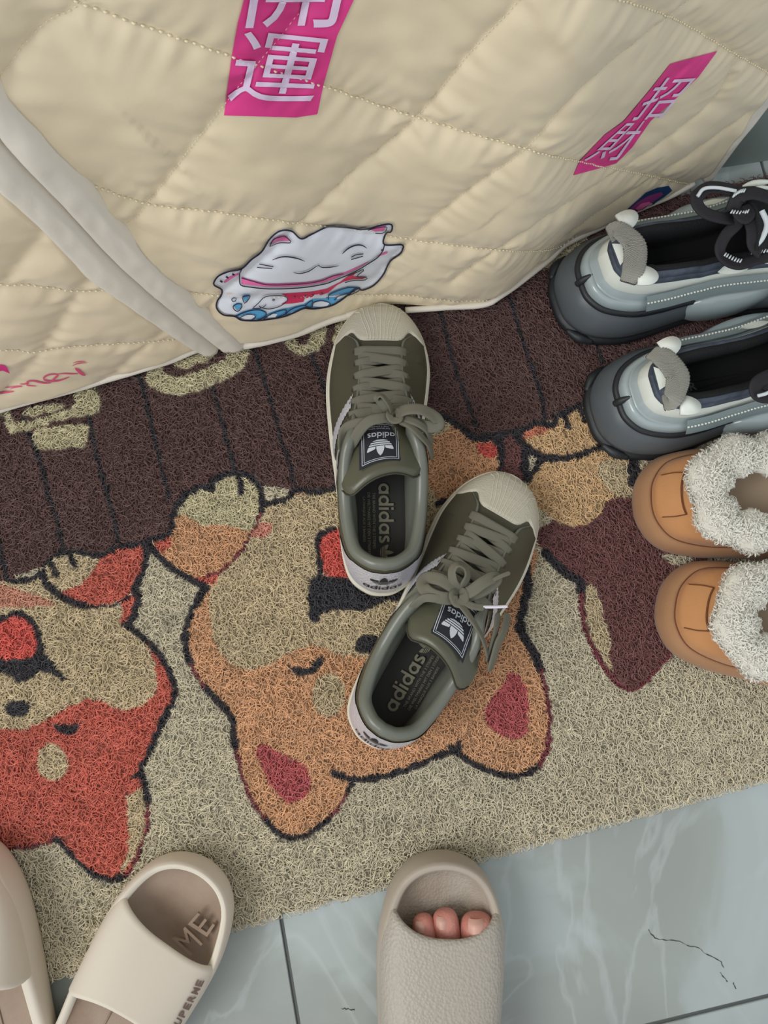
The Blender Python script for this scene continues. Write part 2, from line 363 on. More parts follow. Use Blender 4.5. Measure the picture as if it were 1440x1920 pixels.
paint('489,952,526,945,550,928,581,928,620,915,690,905,780,880,830,945,850,1060,800,1180,760,1225,740,1240,700,1236,679,1233,627,1227,608,1216,584,1211,559,1217,529,1233,498,1251,468,1257,437,1251,413,1227,397,1196,391,1150,392,1110,407,1083,413,1071,443,1043,480,985', C_TAN, False)
paint('468,1004,480,985,505,980,512,990,498,1006,470,1010,455,1030,450,1035', (196, 124, 104), True)
paint('627,994,608,1001,598,1019,596,1040,600,1058,612,1080,654,1083,700,1075,715,1000,660,985', C_NOSE)
stroke('600,1072,597,1045,594,1020,602,1002,615,994,627,992', C_LINE, .005)
paint('599,1071,611,1081,654,1084,700,1078,760,1085,775,1110,752,1128,728,1127,706,1134,685,1149,654,1144,620,1146,604,1153,590,1168,581,1166,577,1145,576,1120,580,1090', C_DARK, False)
paint(ellipse(690, 1209, 27, 18, -.2), C_DARK)
paint('535,1246,545,1253,560,1252,571,1254,584,1247,594,1235,606,1231,602,1249,587,1266,568,1270,552,1266,544,1260', C_DARK, False)
paint(ellipse(616, 1305, 31, 42, .1), C_TAN)
paint('487,1397,500,1399,509,1405,543,1423,574,1438,581,1463,577,1490,561,1502,546,1511,530,1503,503,1469,490,1440,478,1418', C_PINK, False)
paint('953,1262,966,1264,976,1266,989,1299,993,1329,989,1372,967,1391,943,1383,915,1363,908,1341,921,1312,943,1283', C_PINK, False)
paint('318,1000,321,991,327,961,342,936,367,918,391,914,401,903,422,892,443,890,468,897,483,915,489,942,485,970,468,1004,443,1043,413,1071,388,1081,361,1085,327,1068,300,1046,285,1020,290,1010', C_ORG, False)
paint('327,964,342,936,367,918,391,914,401,903,422,892,443,890,468,897,483,915,489,942,485,968,474,988,462,996,440,988,410,985,380,986,358,976,345,966', C_LET, False)
paint('286,1012,300,1008,317,1004,319,1022,300,1036,288,1024', C_RED, False)
paint('350,1082,388,1082,412,1072,402,1088,385,1101,370,1092', C_RED, False)
for s_, w in (('275,1014,300,1008,316,1000,320,985,326,958,340,934,366,916,388,912,400,901,420,890,443,887,468,894,484,912,491,945,487,962', .0058), ('443,888,450,905,451,925', .0055), ('384,914,396,917', .007), ('491,946,526,939,548,924,560,919,600,922,660,905,700,900', .0055),
              ('278,1022,286,1032,300,1048,327,1070,361,1090,386,1101', .0058), ('384,1104,361,1141,349,1172,345,1205,355,1245', .0062), ('381,1289,412,1322,433,1347,436,1377,441,1410', .0062),
              ('494,1536,519,1563,541,1573,570,1570,608,1544,620,1535', .0052), ('624,1452,655,1462,687,1463,717,1458,772,1442,817,1421,851,1409,862,1398', .0058), ('844,1402,876,1427,912,1445,949,1456,985,1454,1012,1437', .0055), ('662,1464,650,1492', .0045),
              ('985,1060,990,1100,980,1145,975,1178,985,1197,1004,1231,1015,1258', .0085), ('820,943,845,938,867,940,880,935', .005), ('813,776,840,785,870,806,893,822,922,819,938,838,942,870,935,896', .0075)):
    stroke(s_, C_LINE, w)
for s_, w in (('355,1245,370,1272,381,1289', .003), ('441,1410,454,1463,473,1505,494,1536', .0034), ('620,1535,632,1521,650,1492', .003), ('1015,1258,1027,1310,1031,1350,1028,1400,1012,1437', .0042), ('487,962,470,1002,443,1043,413,1071,384,1081', .0028)):
    stroke(s_, C_MARL, w)
# ---- dog on the right (brown and gold)
paint('938,822,950,815,965,812,975,830,985,849,986,891,980,905,935,905', C_MAR, False)
paint('1038,976,1107,979,1137,945,1150,933,1192,933,1300,950,1330,1060,1330,1160,1273,1202,1252,1235,1222,1269,1201,1288,1180,1296,1159,1284,1137,1259,1113,1217,1098,1181,1089,1139,1089,1096,1065,1078,1041,1057,1020,1040,1000,1000', C_MAR, False)
paint('974,812,1011,797,1038,800,1044,785,1062,773,1086,766,1101,756,1140,745,1200,760,1240,830,1160,840,1119,837,1089,852,1050,859,1017,855,995,840,980,821', C_GOLD, False)
paint('975,812,1005,799,1030,797,1036,803,1026,810,1000,818,985,824', (200, 116, 84), False)
paint('995,897,1020,864,1047,862,1089,855,1119,843,1147,850,1186,870,1189,897,1192,933,1150,933,1137,945,1128,964,1107,979,1080,989,1053,983,1038,973,1020,960,985,940', C_GOLD, False)
paint('1120,870,1147,860,1186,872,1189,897,1192,933,1160,931,1140,915,1125,895', C_TAN, False)
paint('1200,905,1196,930,1260,905,1340,900,1340,840,1230,850,1200,875', C_TAN, False)
paint('985,828,1017,857,1022,868,995,903,985,900', C_LINE, False)
paint('992,850,1009,858,994,884', C_CREAM, False)
paint('1098,1099,1110,1098,1118,1104,1128,1130,1134,1160,1147,1202,1144,1226,1150,1265,1131,1238,1107,1190,1097,1139', C_TAN, False)
paint('1237,1039,1262,1040,1300,1040,1300,1062,1262,1060', C_CREAM, False)
for s_, w in (('893,822,950,812,975,808,1011,793,1036,798,1043,783,1062,771,1086,762,1101,755', .006), ('1059,779,1063,790,1066,800', .005), ('1089,767,1093,778,1098,788', .005), ('965,812,985,835,1001,849,1025,858,1047,859', .008), ('1047,861,1089,853,1119,840,1130,833', .0062),
              ('938,822,943,850,937,880,925,905', .006), ('986,840,984,880,990,900', .007), ('1188,868,1190,885,1193,905', .012), ('1022,1036,1041,1057,1065,1078,1089,1092,1091,1115', .0085)):
    stroke(s_, C_LINE, w)
for s_, w in (('1091,1115,1090,1139,1098,1181,1113,1217,1137,1259,1159,1284', .0042), ('1159,1284,1180,1296,1201,1290,1222,1269,1252,1235,1273,1202', .0035)):
    stroke(s_, C_MARL, w)
# faint stains and a soft mottle that belongs to the print
img *= (1 + .02 * np.sin(gu * 31 + 2 * np.sin(gv * 23)) * np.sin(gv * 37 + 1.5 * np.sin(gu * 19)))[..., None]
st = mat_uv(np.array([[318., 1165.]]))[0]; img *= (1 - .16 * np.exp(-((gu - st[0]) ** 2 + (gv - st[1]) ** 2) / .008 ** 2))[..., None]
img = img * .80 + .20 * (img @ np.array([.3, .59, .11]))[..., None]
LIMG = lin(np.clip(img, 0, 255))
def print_col(u, v):
    i = np.clip(((v - MY0) / RES).astype(int), 0, LIMG.shape[0] - 1); j = np.clip(((u - MX0) / RES).astype(int), 0, LIMG.shape[1] - 1)
    return LIMG[i, j]
def raw_mesh(name, V, Q, colors, m, parent):
    me = bpy.data.meshes.new(name); n = len(V); k = len(Q)
    me.vertices.add(n); me.vertices.foreach_set('co', V.astype(np.float32).ravel())
    me.loops.add(k * 4); me.loops.foreach_set('vertex_index', Q.astype(np.int32).ravel())
    me.polygons.add(k); me.polygons.foreach_set('loop_start', np.arange(0, k * 4, 4, dtype=np.int32)); me.polygons.foreach_set('loop_total', np.full(k, 4, np.int32))
    me.polygons.foreach_set('use_smooth', np.ones(k, bool)); me.update(calc_edges=True)
    if colors is not None:
        a = me.color_attributes.new('print', 'FLOAT_COLOR', 'POINT'); a.data.foreach_set('color', np.c_[colors, np.ones(n)].astype(np.float32).ravel())
    me.materials.append(m); o = bpy.data.objects.new(name, me); COL.objects.link(o)
    if parent is not None: o.parent = parent
    return o
def mat_world(u, v): return e0 + np.stack([u, v], -1) @ MR
mt = thing('doormat', 'cream and brown coil doormat printed with sleepy cartoon dogs, under the shoes', 'doormat', (*e0, 0))
M_BASE = mat('mat_print_base', (170, 160, 140), rough=.85, attr='print', bump=('voronoi', 420, 1.0, .003))
# backing slab: a fine grid that carries the print, its colours darkened to paint in shade between the coils
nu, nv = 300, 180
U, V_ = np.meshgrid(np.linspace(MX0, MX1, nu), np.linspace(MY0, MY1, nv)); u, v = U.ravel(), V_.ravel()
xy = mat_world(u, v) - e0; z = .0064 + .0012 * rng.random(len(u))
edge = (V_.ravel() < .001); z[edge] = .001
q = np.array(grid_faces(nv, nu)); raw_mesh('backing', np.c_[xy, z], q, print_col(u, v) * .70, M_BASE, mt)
# the coils: some tens of thousands of short extruded curls
NC = 84000; S = 7
cu = rng.uniform(MX0 + .002, MX1 - .002, NC * 2); cv = rng.uniform(MY0 - .0005, MY1, NC * 2)
# keep the curls the photograph can plausibly see
pw = mat_world(cu, cv); d = np.c_[pw, np.full(len(pw), MZ)] - CAM; dc = d @ R; sx = W / 2 + F * dc[:, 0] / -dc[:, 2]; sy = H / 2 - F * dc[:, 1] / -dc[:, 2]
k = (sx > -70) & (sx < W + 70) & (sy > 660 - .27 * sx) ; cu, cv = cu[k][:NC], cv[k][:NC]; NC = len(cu)
th = rng.uniform(0, 2 * PI, NC); kap = rng.choice([-1, 1], NC) * rng.uniform(60, 360, NC); Ln = rng.uniform(.009, .017, NC)
ts = np.linspace(-.5, .5, S); dth = th[:, None] + kap[:, None] * ts * Ln[:, None]; ds = Ln[:, None] / (S - 1)
X = np.cumsum(np.cos(dth), 1) * ds; Y = np.cumsum(np.sin(dth), 1) * ds; X -= X.mean(1, keepdims=True); Y -= Y.mean(1, keepdims=True)
z0 = rng.uniform(.0068, .0096, NC)[:, None]; amp = rng.uniform(-.0008, .0024, NC)[:, None]; ph = rng.uniform(-.6, .6, NC)[:, None]
Z = z0 + amp * np.cos((ts[None] * 1.7 + ph) * PI / 1.2)
Z = np.clip(Z, .0045, .0125)
wr = rng.uniform(.00026, .00036, NC)[:, None]
nx, ny = -np.sin(dth), np.cos(dth)
base = mat_world(cu, cv) - e0
def ring(sx_, dz): 
    lx = (cu[:, None] + X + nx * wr * sx_); ly = (cv[:, None] + Y + ny * wr * sx_)
    ly = np.maximum(ly, -.0012)
    p = mat_world(lx, ly) - e0; return np.concatenate([p, (Z + dz)[..., None]], -1)
VV = np.stack([ring(-1, -.00045), ring(0, .00035), ring(1, -.00045)], 2)          # (NC, S, 3, 3)
idx = np.arange(NC * S * 3).reshape(NC, S, 3)
Q = np.concatenate([np.stack([idx[:, :-1, j], idx[:, 1:, j], idx[:, 1:, j + 1], idx[:, :-1, j + 1]], -1).reshape(-1, 4) for j in (0, 1)])
bright = rng.uniform(.82, 1.24, NC)[:, None, None]
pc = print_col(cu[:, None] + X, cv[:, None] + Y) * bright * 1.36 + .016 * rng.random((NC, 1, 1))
cc = np.repeat(pc[:, :, None, :], 3, 2).reshape(-1, 3)
M_COIL = mat('vinyl_coil', (170, 160, 140), rough=.42, spec=.4, attr='print')
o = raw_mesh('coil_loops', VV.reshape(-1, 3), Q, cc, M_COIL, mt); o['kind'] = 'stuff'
# ================================================================= the quilted door curtain: two panels that meet in the middle
LEAN = .045
def lean(z): return LEAN * np.minimum(z, .40)
HZ = .024
hem_px = P2('-500,960,-200,838,0,776,100,748,200,720,300,690,385,655,440,650,465,649,545,632,610,607,640,596,690,578,740,574,830,582,905,578,940,560,1030,492,1070,458,1190,402,1250,376,1300,350,1330,335')
hp = at(hem_px[:, 0], hem_px[:, 1], HZ); order = np.argsort(hp[:, 0]); gx, gy = hp[order, 0], hp[order, 1] - LEAN * HZ + .006
_xs = np.linspace(gx[0], gx[-1] + .3, 900); _g = np.interp(_xs, gx, gy); _e = _xs > gx[-1]; _g[_e] = gy[-1] + (_xs[_e] - gx[-1]) * row[1] / row[0]
_k = np.hanning(31); _k /= _k.sum(); _g = np.convolve(np.pad(_g, 15, 'edge'), _k, 'valid')
def gfun(x): return np.interp(x, _xs, _g)
GS = .0022
DU0, DU1, DV0, DV1 = -.75, .62, 0.0, .62
_DU = np.arange(DU0, DU1, GS); _DV = np.arange(DV0, DV1, GS); DISP = np.zeros((len(_DV), len(_DU)))
def disp_at(u, v):
    a = np.clip((u - DU0) / GS, 0, len(_DU) - 1.001); b = np.clip((v - DV0) / GS, 0, len(_DV) - 1.001); i = a.astype(int); j = b.astype(int); fa = a - i; fb = b - j
    return DISP[j, i] * (1 - fa) * (1 - fb) + DISP[j, i + 1] * fa * (1 - fb) + DISP[j + 1, i] * (1 - fa) * fb + DISP[j + 1, i + 1] * fa * fb
def cloth_uv(px, use=True):
    """where the line of sight through a measured spot meets the cloth -> (u, v) on the cloth"""
    px = np.asarray(px, float).reshape(-1, 2); d = ray(px[:, 0], px[:, 1]); d /= np.linalg.norm(d, axis=1)[:, None]
    D = np.zeros(len(px))
    for it in range(9 if use else 1):
        lo = np.zeros(len(px)); hi = np.full(len(px), 1.6); zc = (HZ - .02 - CH) / np.minimum(d[:, 2], -1e-3); hi = np.minimum(hi, zc)
        for _ in range(36):
            t = (lo + hi) / 2; p = CAM + d * t[:, None]; fpos = p[:, 1] - gfun(p[:, 0]) - lean(p[:, 2]) + D > 0
            hi = np.where(fpos, t, hi); lo = np.where(fpos, lo, t)
        p = CAM + d * lo[:, None]
        if use: D = .45 * D + .55 * disp_at(p[:, 0], p[:, 2])
    return np.stack([p[:, 0], p[:, 2]], 1)
def cloth_pt(u, v, off=0.0):
    u = np.asarray(u, float); v = np.asarray(v, float); D = disp_at(u, v) + off
    return np.stack([u, gfun(u) + lean(v) - D, v + 0 * u], -1)
SEAM = P2('0,245,115,370,210,475,327,577,417,648'); RB = P2('0,150,80,238,165,335,213,400,290,480,367,558,460,641'); LB = P2('0,340,65,400,140,480,160,502,227,548,300,600,367,644,398,660')
REDGE = P2('1306,352,1360,275,1400,225,1440,170')
def edge_fn(px):
    q = cloth_uv(spline(px, 40), False); q = q[np.argsort(q[:, 1])]; vs = np.linspace(q[0, 1], q[-1, 1], 40); us = np.interp(vs, q[:, 1], q[:, 0])
    sl = (q[6, 0] - q[0, 0]) / (q[6, 1] - q[0, 1] + 1e-9)
    return lambda v: np.where(v < vs[0], us[0] + (v - vs[0]) * np.clip(sl, -1, 1), np.interp(v, vs, us))
e_seam, e_rb, e_lb, e_right = edge_fn(SEAM), edge_fn(RB), edge_fn(LB), edge_fn(REDGE)
# stitched quilting, traced: rows that fall gently to the right (A) and the steep diagonals (B)
QA = ['-300,-150,0,-60,150,0,260,40,430,100,600,155,780,215,985,275,1090,300,1225,328,1300,345',
      '165,345,190,350,275,378,400,393,555,415,640,425,770,445,850,456,930,465,1030,466,1080,440',
      '1075,-30,1250,25,1383,100,1470,150',
      '-200,520,0,530,60,531,145,542,215,538,240,535', '330,540,372,547,410,550,560,552,700,550,755,550,800,556,860,562,930,560',
      '-200,665,0,653,60,657,120,648,200,642,280,638,340,632,370,628', '-200,400,-60,340,60,330']
QB = ['200,440,245,412,275,378,350,282,430,180,500,95,560,20,600,-40', '520,450,560,415,660,318,780,215,880,95,960,10,1000,-40', '700,520,770,445,880,350,985,275,1090,160,1255,25,1330,-30',
      '850,520,930,465,1020,405,1130,335,1200,290,1330,190,1383,100', '985,520,1060,440,1225,328,1300,280,1400,210', '0,735,55,680,100,615,145,542,170,508,200,470', '180,735,200,712,240,672,280,638,320,605,345,590', '-100,640,0,530,80,430',
      '-60,230,60,60,150,0,200,-60', '380,590,410,550,470,500,560,415']
def cloth_line(s, n=60): q = spline(P2(s), n); return cloth_uv(q, False)
LA = [cloth_line(s) for s in QA]; LB_ = [cloth_line(s) for s in QB]
DUg, DVg = np.meshgrid(_DU, _DV); dist = np.full(DUg.shape, 9.0); along = np.zeros(DUg.shape); base_s = 0
for q in LA + LB_:
    L = np.concatenate([[0], np.cumsum(np.linalg.norm(np.diff(q, axis=0), axis=1))]); base_s += 7.3
    for i in range(0, len(q) - 1, 2):
        a = q[i]; b = q[min(i + 2, len(q) - 1)]; dd = b - a; ll = dd @ dd
        if ll < 1e-9: continue
        lo = np.minimum(a, b) - .07; hi = np.maximum(a, b) + .07
        i0, i1 = int(max((lo[0] - DU0) / GS, 0)), int(max((hi[0] - DU0) / GS + 1, 0)); j0_, j1_ = int(max((lo[1] - DV0) / GS, 0)), int(max((hi[1] - DV0) / GS + 1, 0))
        Xs, Ys = DUg[j0_:j1_, i0:i1], DVg[j0_:j1_, i0:i1]
        if Xs.size == 0: continue
        t = np.clip(((Xs - a[0]) * dd[0] + (Ys - a[1]) * dd[1]) / ll, 0, 1); ds_ = np.hypot(Xs - a[0] - t * dd[0], Ys - a[1] - t * dd[1])
        m = ds_ < dist[j0_:j1_, i0:i1]; dist[j0_:j1_, i0:i1][m] = ds_[m]; along[j0_:j1_, i0:i1][m] = (base_s + L[i] + t * math.sqrt(ll))[m]
def vnoise(X, Y, s, seed):
    r = np.random.default_rng(seed); T = r.random((64, 64)); x = X / s % 63; y = Y / s % 63; i = np.floor(x).astype(int); j = np.floor(y).astype(int); fx = x - i; fy = y - j
    fx = fx * fx * (3 - 2 * fx); fy = fy * fy * (3 - 2 * fy)
    return T[j, i] * (1 - fx) * (1 - fy) + T[j, i + 1] * fx * (1 - fy) + T[j + 1, i] * (1 - fx) * fy + T[j + 1, i + 1] * fx * fy
dd_ = np.minimum(dist, .06)
puff = .0034 * (1 - np.exp(-dd_ / .0055)) + .0042 * (1 - np.exp(-dd_ / .022))
pk = (np.sin(along * 2 * PI / .021 + 6 * vnoise(DUg, DVg, .05, 3)) + .6 * np.sin(along * 2 * PI / .0125 + 9 * vnoise(DUg, DVg, .04, 5))) * np.exp(-dd_ / .011) * (1 - np.exp(-dd_ / .0022)) * .0012
wr1 = (vnoise(DUg + .35 * DVg, DVg * .5, .030, 11) - .5) * .0042 + (vnoise(DUg * .8 - DVg * .5, DVg + DUg * .9, .016, 12) - .5) * .0016
wr2 = (vnoise(DUg * 1.2 + DVg * 1.3, (DVg - DUg) * .28, .020, 14) - .5) * .0028
DISP = puff + pk + (wr1 + wr2) * (1 - np.exp(-dd_ / .008))
_c = cloth_uv(np.array([[580., 505.]]), False)[0]; _cm = np.exp(-(((DUg - _c[0]) / .085) ** 2 + ((DVg - _c[1]) / .06) ** 2)); DISP = DISP - (pk + wr1 + wr2) * .7 * _cm
DISP *= np.clip((DVg - .018) / .012, .25, 1)
M_CLOTH = mat('cream_satin', (228, 213, 184), rough=.42, spec=.42, sheen=.25, bump=('noise', 240, .10, .001), var=(5, .5, (230, 214, 180)))
M_BAND = mat('pale_binding', (226, 219, 206), rough=.5, sheen=.2, bump=('noise', 300, .1, .001)); M_THREAD = mat('quilting_thread', (236, 226, 196), rough=.6)
rows_v = np.concatenate([np.arange(.0205, .46, .0024), np.linspace(.463, 1.25, 30)])
def hem_v(u): return HZ - .004
def panel(name, label, uL, uR, ncol, parent):
    a = np.linspace(0, 1, ncol); vv = rows_v[:, None] + 0 * a[None]; L0 = uL(rows_v)[:, None]; R0 = uR(rows_v)[:, None]; uu = L0 + (R0 - L0) * a[None]
    p = cloth_pt(uu.ravel(), vv.ravel()); p = p.reshape(len(rows_v), ncol, 3)
    fade = np.ones((len(rows_v), ncol)); p[:, :, 1] += 0
    front = p; back = p.copy(); back[:, :, 1] += .006
    ring_ = np.concatenate([front, back[:, ::-1]], 1)
    nc = ring_.shape[1]; f = grid_faces(len(rows_v), nc, close_c=True)
    f += [(j, j + 1, nc - 2 - j, nc - 1 - j) for j in range(ncol - 1)]
    return obj(name, ring_.reshape(-1, 3), f, M_CLOTH, parent)
GRP = 'quilted curtain panels of the doorway'
cr_ = thing('quilted_curtain', 'large cream quilted door curtain with a smiling cat print and pink stamps', 'curtain', (.15, float(gfun(.15)), HZ), 0, GRP)
cl_ = thing('quilted_curtain', 'cream quilted curtain at the left edge with pink handwriting near its hem', 'curtain', (-.4, float(gfun(-.4)), HZ), 0, GRP)
farL = lambda v: np.full(np.shape(v), -.70)
panel('quilted_cloth', '', e_rb, lambda v: e_right(v) + .0, 330, cr_)
panel('quilted_cloth', '', farL, e_lb, 130, cl_)
def band(name, uL, uR, parent, puffz, lift, vmax=1.25):
    vs = np.concatenate([np.arange(.019, .46, .004), np.linspace(.465, vmax, 20)]); n = 9; a = np.linspace(0, 1, n)
    uu = uL(vs)[:, None] + (uR(vs) - uL(vs))[:, None] * a; vv = vs[:, None] + 0 * a
    wob = (vnoise(uu * .4, vv, .035, 21) - .5) * .004 + (vnoise(uu * 3, vv * 1.0, .012, 22) - .5) * .0016
    offz = lift + puffz * np.sqrt(np.clip(1 - (2 * a - 1) ** 4, 0, 1))[None] + wob * np.sin(a * PI)[None]
    y = gfun(uu) + lean(vv); fr = np.stack([uu, y - offz, vv], -1); bk = np.stack([uu, y + .004 - lift * .3, vv], -1)[:, ::-1]
    rr = np.concatenate([fr, bk], 1); nc = rr.shape[1]; f = grid_faces(len(vs), nc, close_c=True) + [tuple(range(nc))[::-1], tuple((len(vs) - 1) * nc + i for i in range(nc))]
    return obj(name, rr.reshape(-1, 3), f, M_BAND, parent)
o = band('edge_binding', e_seam, lambda v: e_rb(v) + .001, cr_, .006, .003); o['label'] = 'pale off-white edge binding'
o = band('edge_binding', lambda v: e_lb(v) - .001, lambda v: e_seam(v) - .0006, cl_, .0075, .002); o['label'] = 'pale off-white edge binding'
o = band('side_binding', lambda v: e_right(v) - .001, lambda v: e_right(v) + .011, cr_, .003, .002); o['label'] = 'white side binding'
def hem(px, r, parent, dz=0.0):
    q = spline(at(*P2(px).T, HZ - .004 + dz), 80); q[:, 1] += .004; q[:, 2] += (vnoise(q[:, 0], q[:, 1] * 0, .02, 9) - .5) * .003
    return MB().add(*tube_vf(q, r, 8)).build('hem_binding', M_BAND, parent)
hem('-200,834,0,774,100,746,200,718,300,688,385,656,418,652', .0042, cl_)
hem('424,655,465,651,545,634,610,609,640,600,690,588', .0052, cr_); hem('760,590,830,585,905,580,940,562,1030,494,1070,460,1190,404,1250,378,1300,352', .003, cr_)
# stitches: small beads of thread along the seams
def stitches(lines, step, rad, parent, keep):
    mb = MB(); sv, sf = None, None
    for q in lines:
        q = spline(q, 400); L = np.concatenate([[0], np.cumsum(np.linalg.norm(np.diff(q, axis=0), axis=1))])
        for s_ in np.arange(0, L[-1], step):
            u = np.interp([s_, s_ + step * .5], L, q[:, 0]); v = np.interp([s_, s_ + step * .5], L, q[:, 1])
            if not keep(u[0], v[0]) or v[0] > .6: continue
            p = cloth_pt(u, v, .0008); m_ = (p[0] + p[1]) / 2; m_[1] -= rad * .5
            V, f_ = tube_vf(np.stack([p[0], m_, p[1]]), [rad * .5, rad, rad * .5], 5); mb.add(V, f_)
    if mb.n: o = mb.build('seam_stitches', M_THREAD, parent); o['kind'] = 'stuff'
kr = lambda u, v: e_rb(v) < u < e_right(v); kl = lambda u, v: -.69 < u < e_lb(v)
stitches(LA, .0042, .00075, cr_, kr); stitches(LA[3:], .0042, .00075, cl_, kl); stitches(LB_, .0030, .00024, cr_, kr)
# ---- prints on the cloth
M_PINK = mat('print_pink', (226, 62, 142), rough=.5); M_PW = mat('print_white', (228, 232, 240), rough=.5); M_INK = mat('print_ink', (38, 38, 58), rough=.5)
M_BLUE = mat('print_blue', (92, 168, 216), rough=.5); M_HOT = mat('print_crimson', (222, 52, 98), rough=.5); M_LP = mat('print_rose', (232, 112, 172), rough=.5)
M_PLET = mat('print_letter', (226, 205, 232), rough=.5); M_NAVY = mat('print_navy', (28, 66, 116), rough=.5); M_PURP = mat('print_purple', (150, 62, 128), rough=.5)
def pfill(mb, pts, lay, step=9, curve=False):
    step = 5.5
    q = P2(pts) if isinstance(pts, str) else np.asarray(pts, float)
    if curve: q = spline(q, len(q) * 4, True)
    else:
        q = np.concatenate([np.linspace(a, b, max(2, int(np.hypot(*(b - a)) / 6)), endpoint=False) for a, b in zip(q, np.roll(q, -1, 0))])
    v, f = fill2(q, step); uv = cloth_uv(v); mb.add(cloth_pt(uv[:, 0], uv[:, 1], .0008 + lay * .00042), [t[::-1] for t in f])
def pstroke(mb, pts, w, lay, closed=False, curve=True, taper=False):
    q = P2(pts) if isinstance(pts, str) else np.asarray(pts, float)
    n = max(6, int(np.sum(np.hypot(*np.diff(q, axis=0).T)) / 4)); q = spline(q, n, closed) if curve else q
    ww = w * (np.sin(np.linspace(.12, PI - .12, len(q))) ** .5 if taper else 1)
    v, f = ribbon2(q, ww, closed); uv = cloth_uv(v); mb.add(cloth_pt(uv[:, 0], uv[:, 1], .0008 + lay * .00042), f)
def pglyph(mb, ch, quad, lay, bold=.0):
    v, f, asp = text_mesh(ch, bold)
    TL, TR, BR_, BL = [np.array(p, float) for p in quad]; x = v[:, :1]; y = v[:, 1:2]
    p = BL * (1 - x) * (1 - y) + BR_ * x * (1 - y) + TL * (1 - x) * y + TR * x * y
    p, f = refine(p, f, 6.0); uv = cloth_uv(p); mb.add(cloth_pt(uv[:, 0], uv[:, 1], .0010 + lay * .00042), f)
s1 = MB(); pfill(s1, '478,-150,700,-150,668,-20,662,0,632,65,607,155,595,212,555,218,420,214,435,100,446,40,457,0', 0, 10)
s1.build('pink_stamp_print', M_PINK, cr_)
s2 = MB(); pfill(s2, '1345,94,1310,142,1265,185,1220,225,1185,275,1155,305,1120,315,1075,327,1087,300,1135,250,1170,225,1220,165,1257,118', 0, 8); s2.build('pink_stamp_print', M_PINK, cr_)
for ch_, qd_ in (('開', [(490, -130), (668, -130), (628, 46), (460, 46)]), ('運', [(455, 50), (622, 68), (585, 187), (425, 184)]), ('招', [(1240, 142), (1308, 138), (1240, 218), (1182, 222)]), ('財', [(1176, 224), (1214, 222), (1168, 296), (1092, 298)])):
    g = MB(); pglyph(g, ch_, qd_, 2); g.build('stamp_letter', M_PLET, cr_)
def Z4(s): a = P2(s); return np.c_[380 + a[:, 0] / 3.6, 390 + a[:, 1] / 3.6]
body_ = Z4('600,138,665,190,735,160,850,108,960,112,1100,125,1200,100,1265,92,1280,110,1270,145,1238,152,1225,230,1345,232,1350,260,1330,295,1265,345,1215,440,1150,510,1075,540,1055,525,1020,540,985,570,880,640,760,665,690,660,620,690,540,720,400,742,330,745,260,740,215,715,140,705,95,660,100,610,125,575,130,535,80,505,78,480,110,440,180,410,265,390,330,330,400,275,450,195,520,138')
w_ = MB(); pfill(w_, body_, 0, 8, True); w_.build('cat_print', M_PW, cr_)['label'] = 'white cat figure printed on the cloth'
p_ = MB(); pfill(p_, Z4('262,455,340,478,420,498,500,500,600,496,700,490,800,475,880,445,960,425,1060,380,1120,350,1110,362,1020,412,900,462,820,492,700,512,560,522,430,522,330,512,262,502'), 1, 8)
pfill(p_, Z4('452,235,480,195,515,178,553,172,595,212,520,212'), 1, 8); pfill(p_, Z4('1115,130,1160,118,1240,110,1220,142,1165,148'), 1, 8); pfill(p_, Z4('140,488,180,455,240,428,245,438,190,470,150,496'), 1, 8); pfill(p_, Z4('1170,318,1210,296,1250,282,1245,296,1210,310'), 1, 8)
p_.build('cat_collar_print', M_LP, cr_)
h_ = MB(); pfill(h_, Z4('530,570,640,562,740,555,840,535,930,490,985,445,1040,420,1015,452,1110,455,1080,470,1020,470,960,485,910,510,850,560,760,590,690,600,680,625,610,635,530,640,575,615,570,590'), 1, 8); h_.build('fish_print', M_HOT, cr_)
b_ = MB(); pfill(b_, Z4('215,716,270,690,330,672,390,670,430,690,425,710,500,680,560,668,600,660,680,640,740,605,830,600,850,570,900,545,980,520,1050,522,1052,542,985,572,900,625,880,640,780,664,720,664,640,690,540,720,480,730,400,740,330,745,250,738'), 1, 8)
pfill(b_, Z4('205,645,230,628,262,630,262,655,235,680'), 2, 8); pfill(b_, Z4('272,575,320,572,300,610,285,625'), 2, 8); b_.build('wave_print', M_BLUE, cr_)
w2 = MB()
for s_ in ('240,722,290,705,340,702,360,715,330,738,290,738', '430,712,470,700,505,705,490,725,440,728', '740,625,800,612,860,625,840,650,790,655,745,650', '900,590,950,570,1010,560,960,585,910,605', '600,690,640,680,610,700,580,705'): pfill(w2, Z4(s_), 2, 8)
w2.build('wave_foam_print', M_PW, cr_)
k_ = MB()
pstroke(k_, body_, 3.2, 3, closed=True)
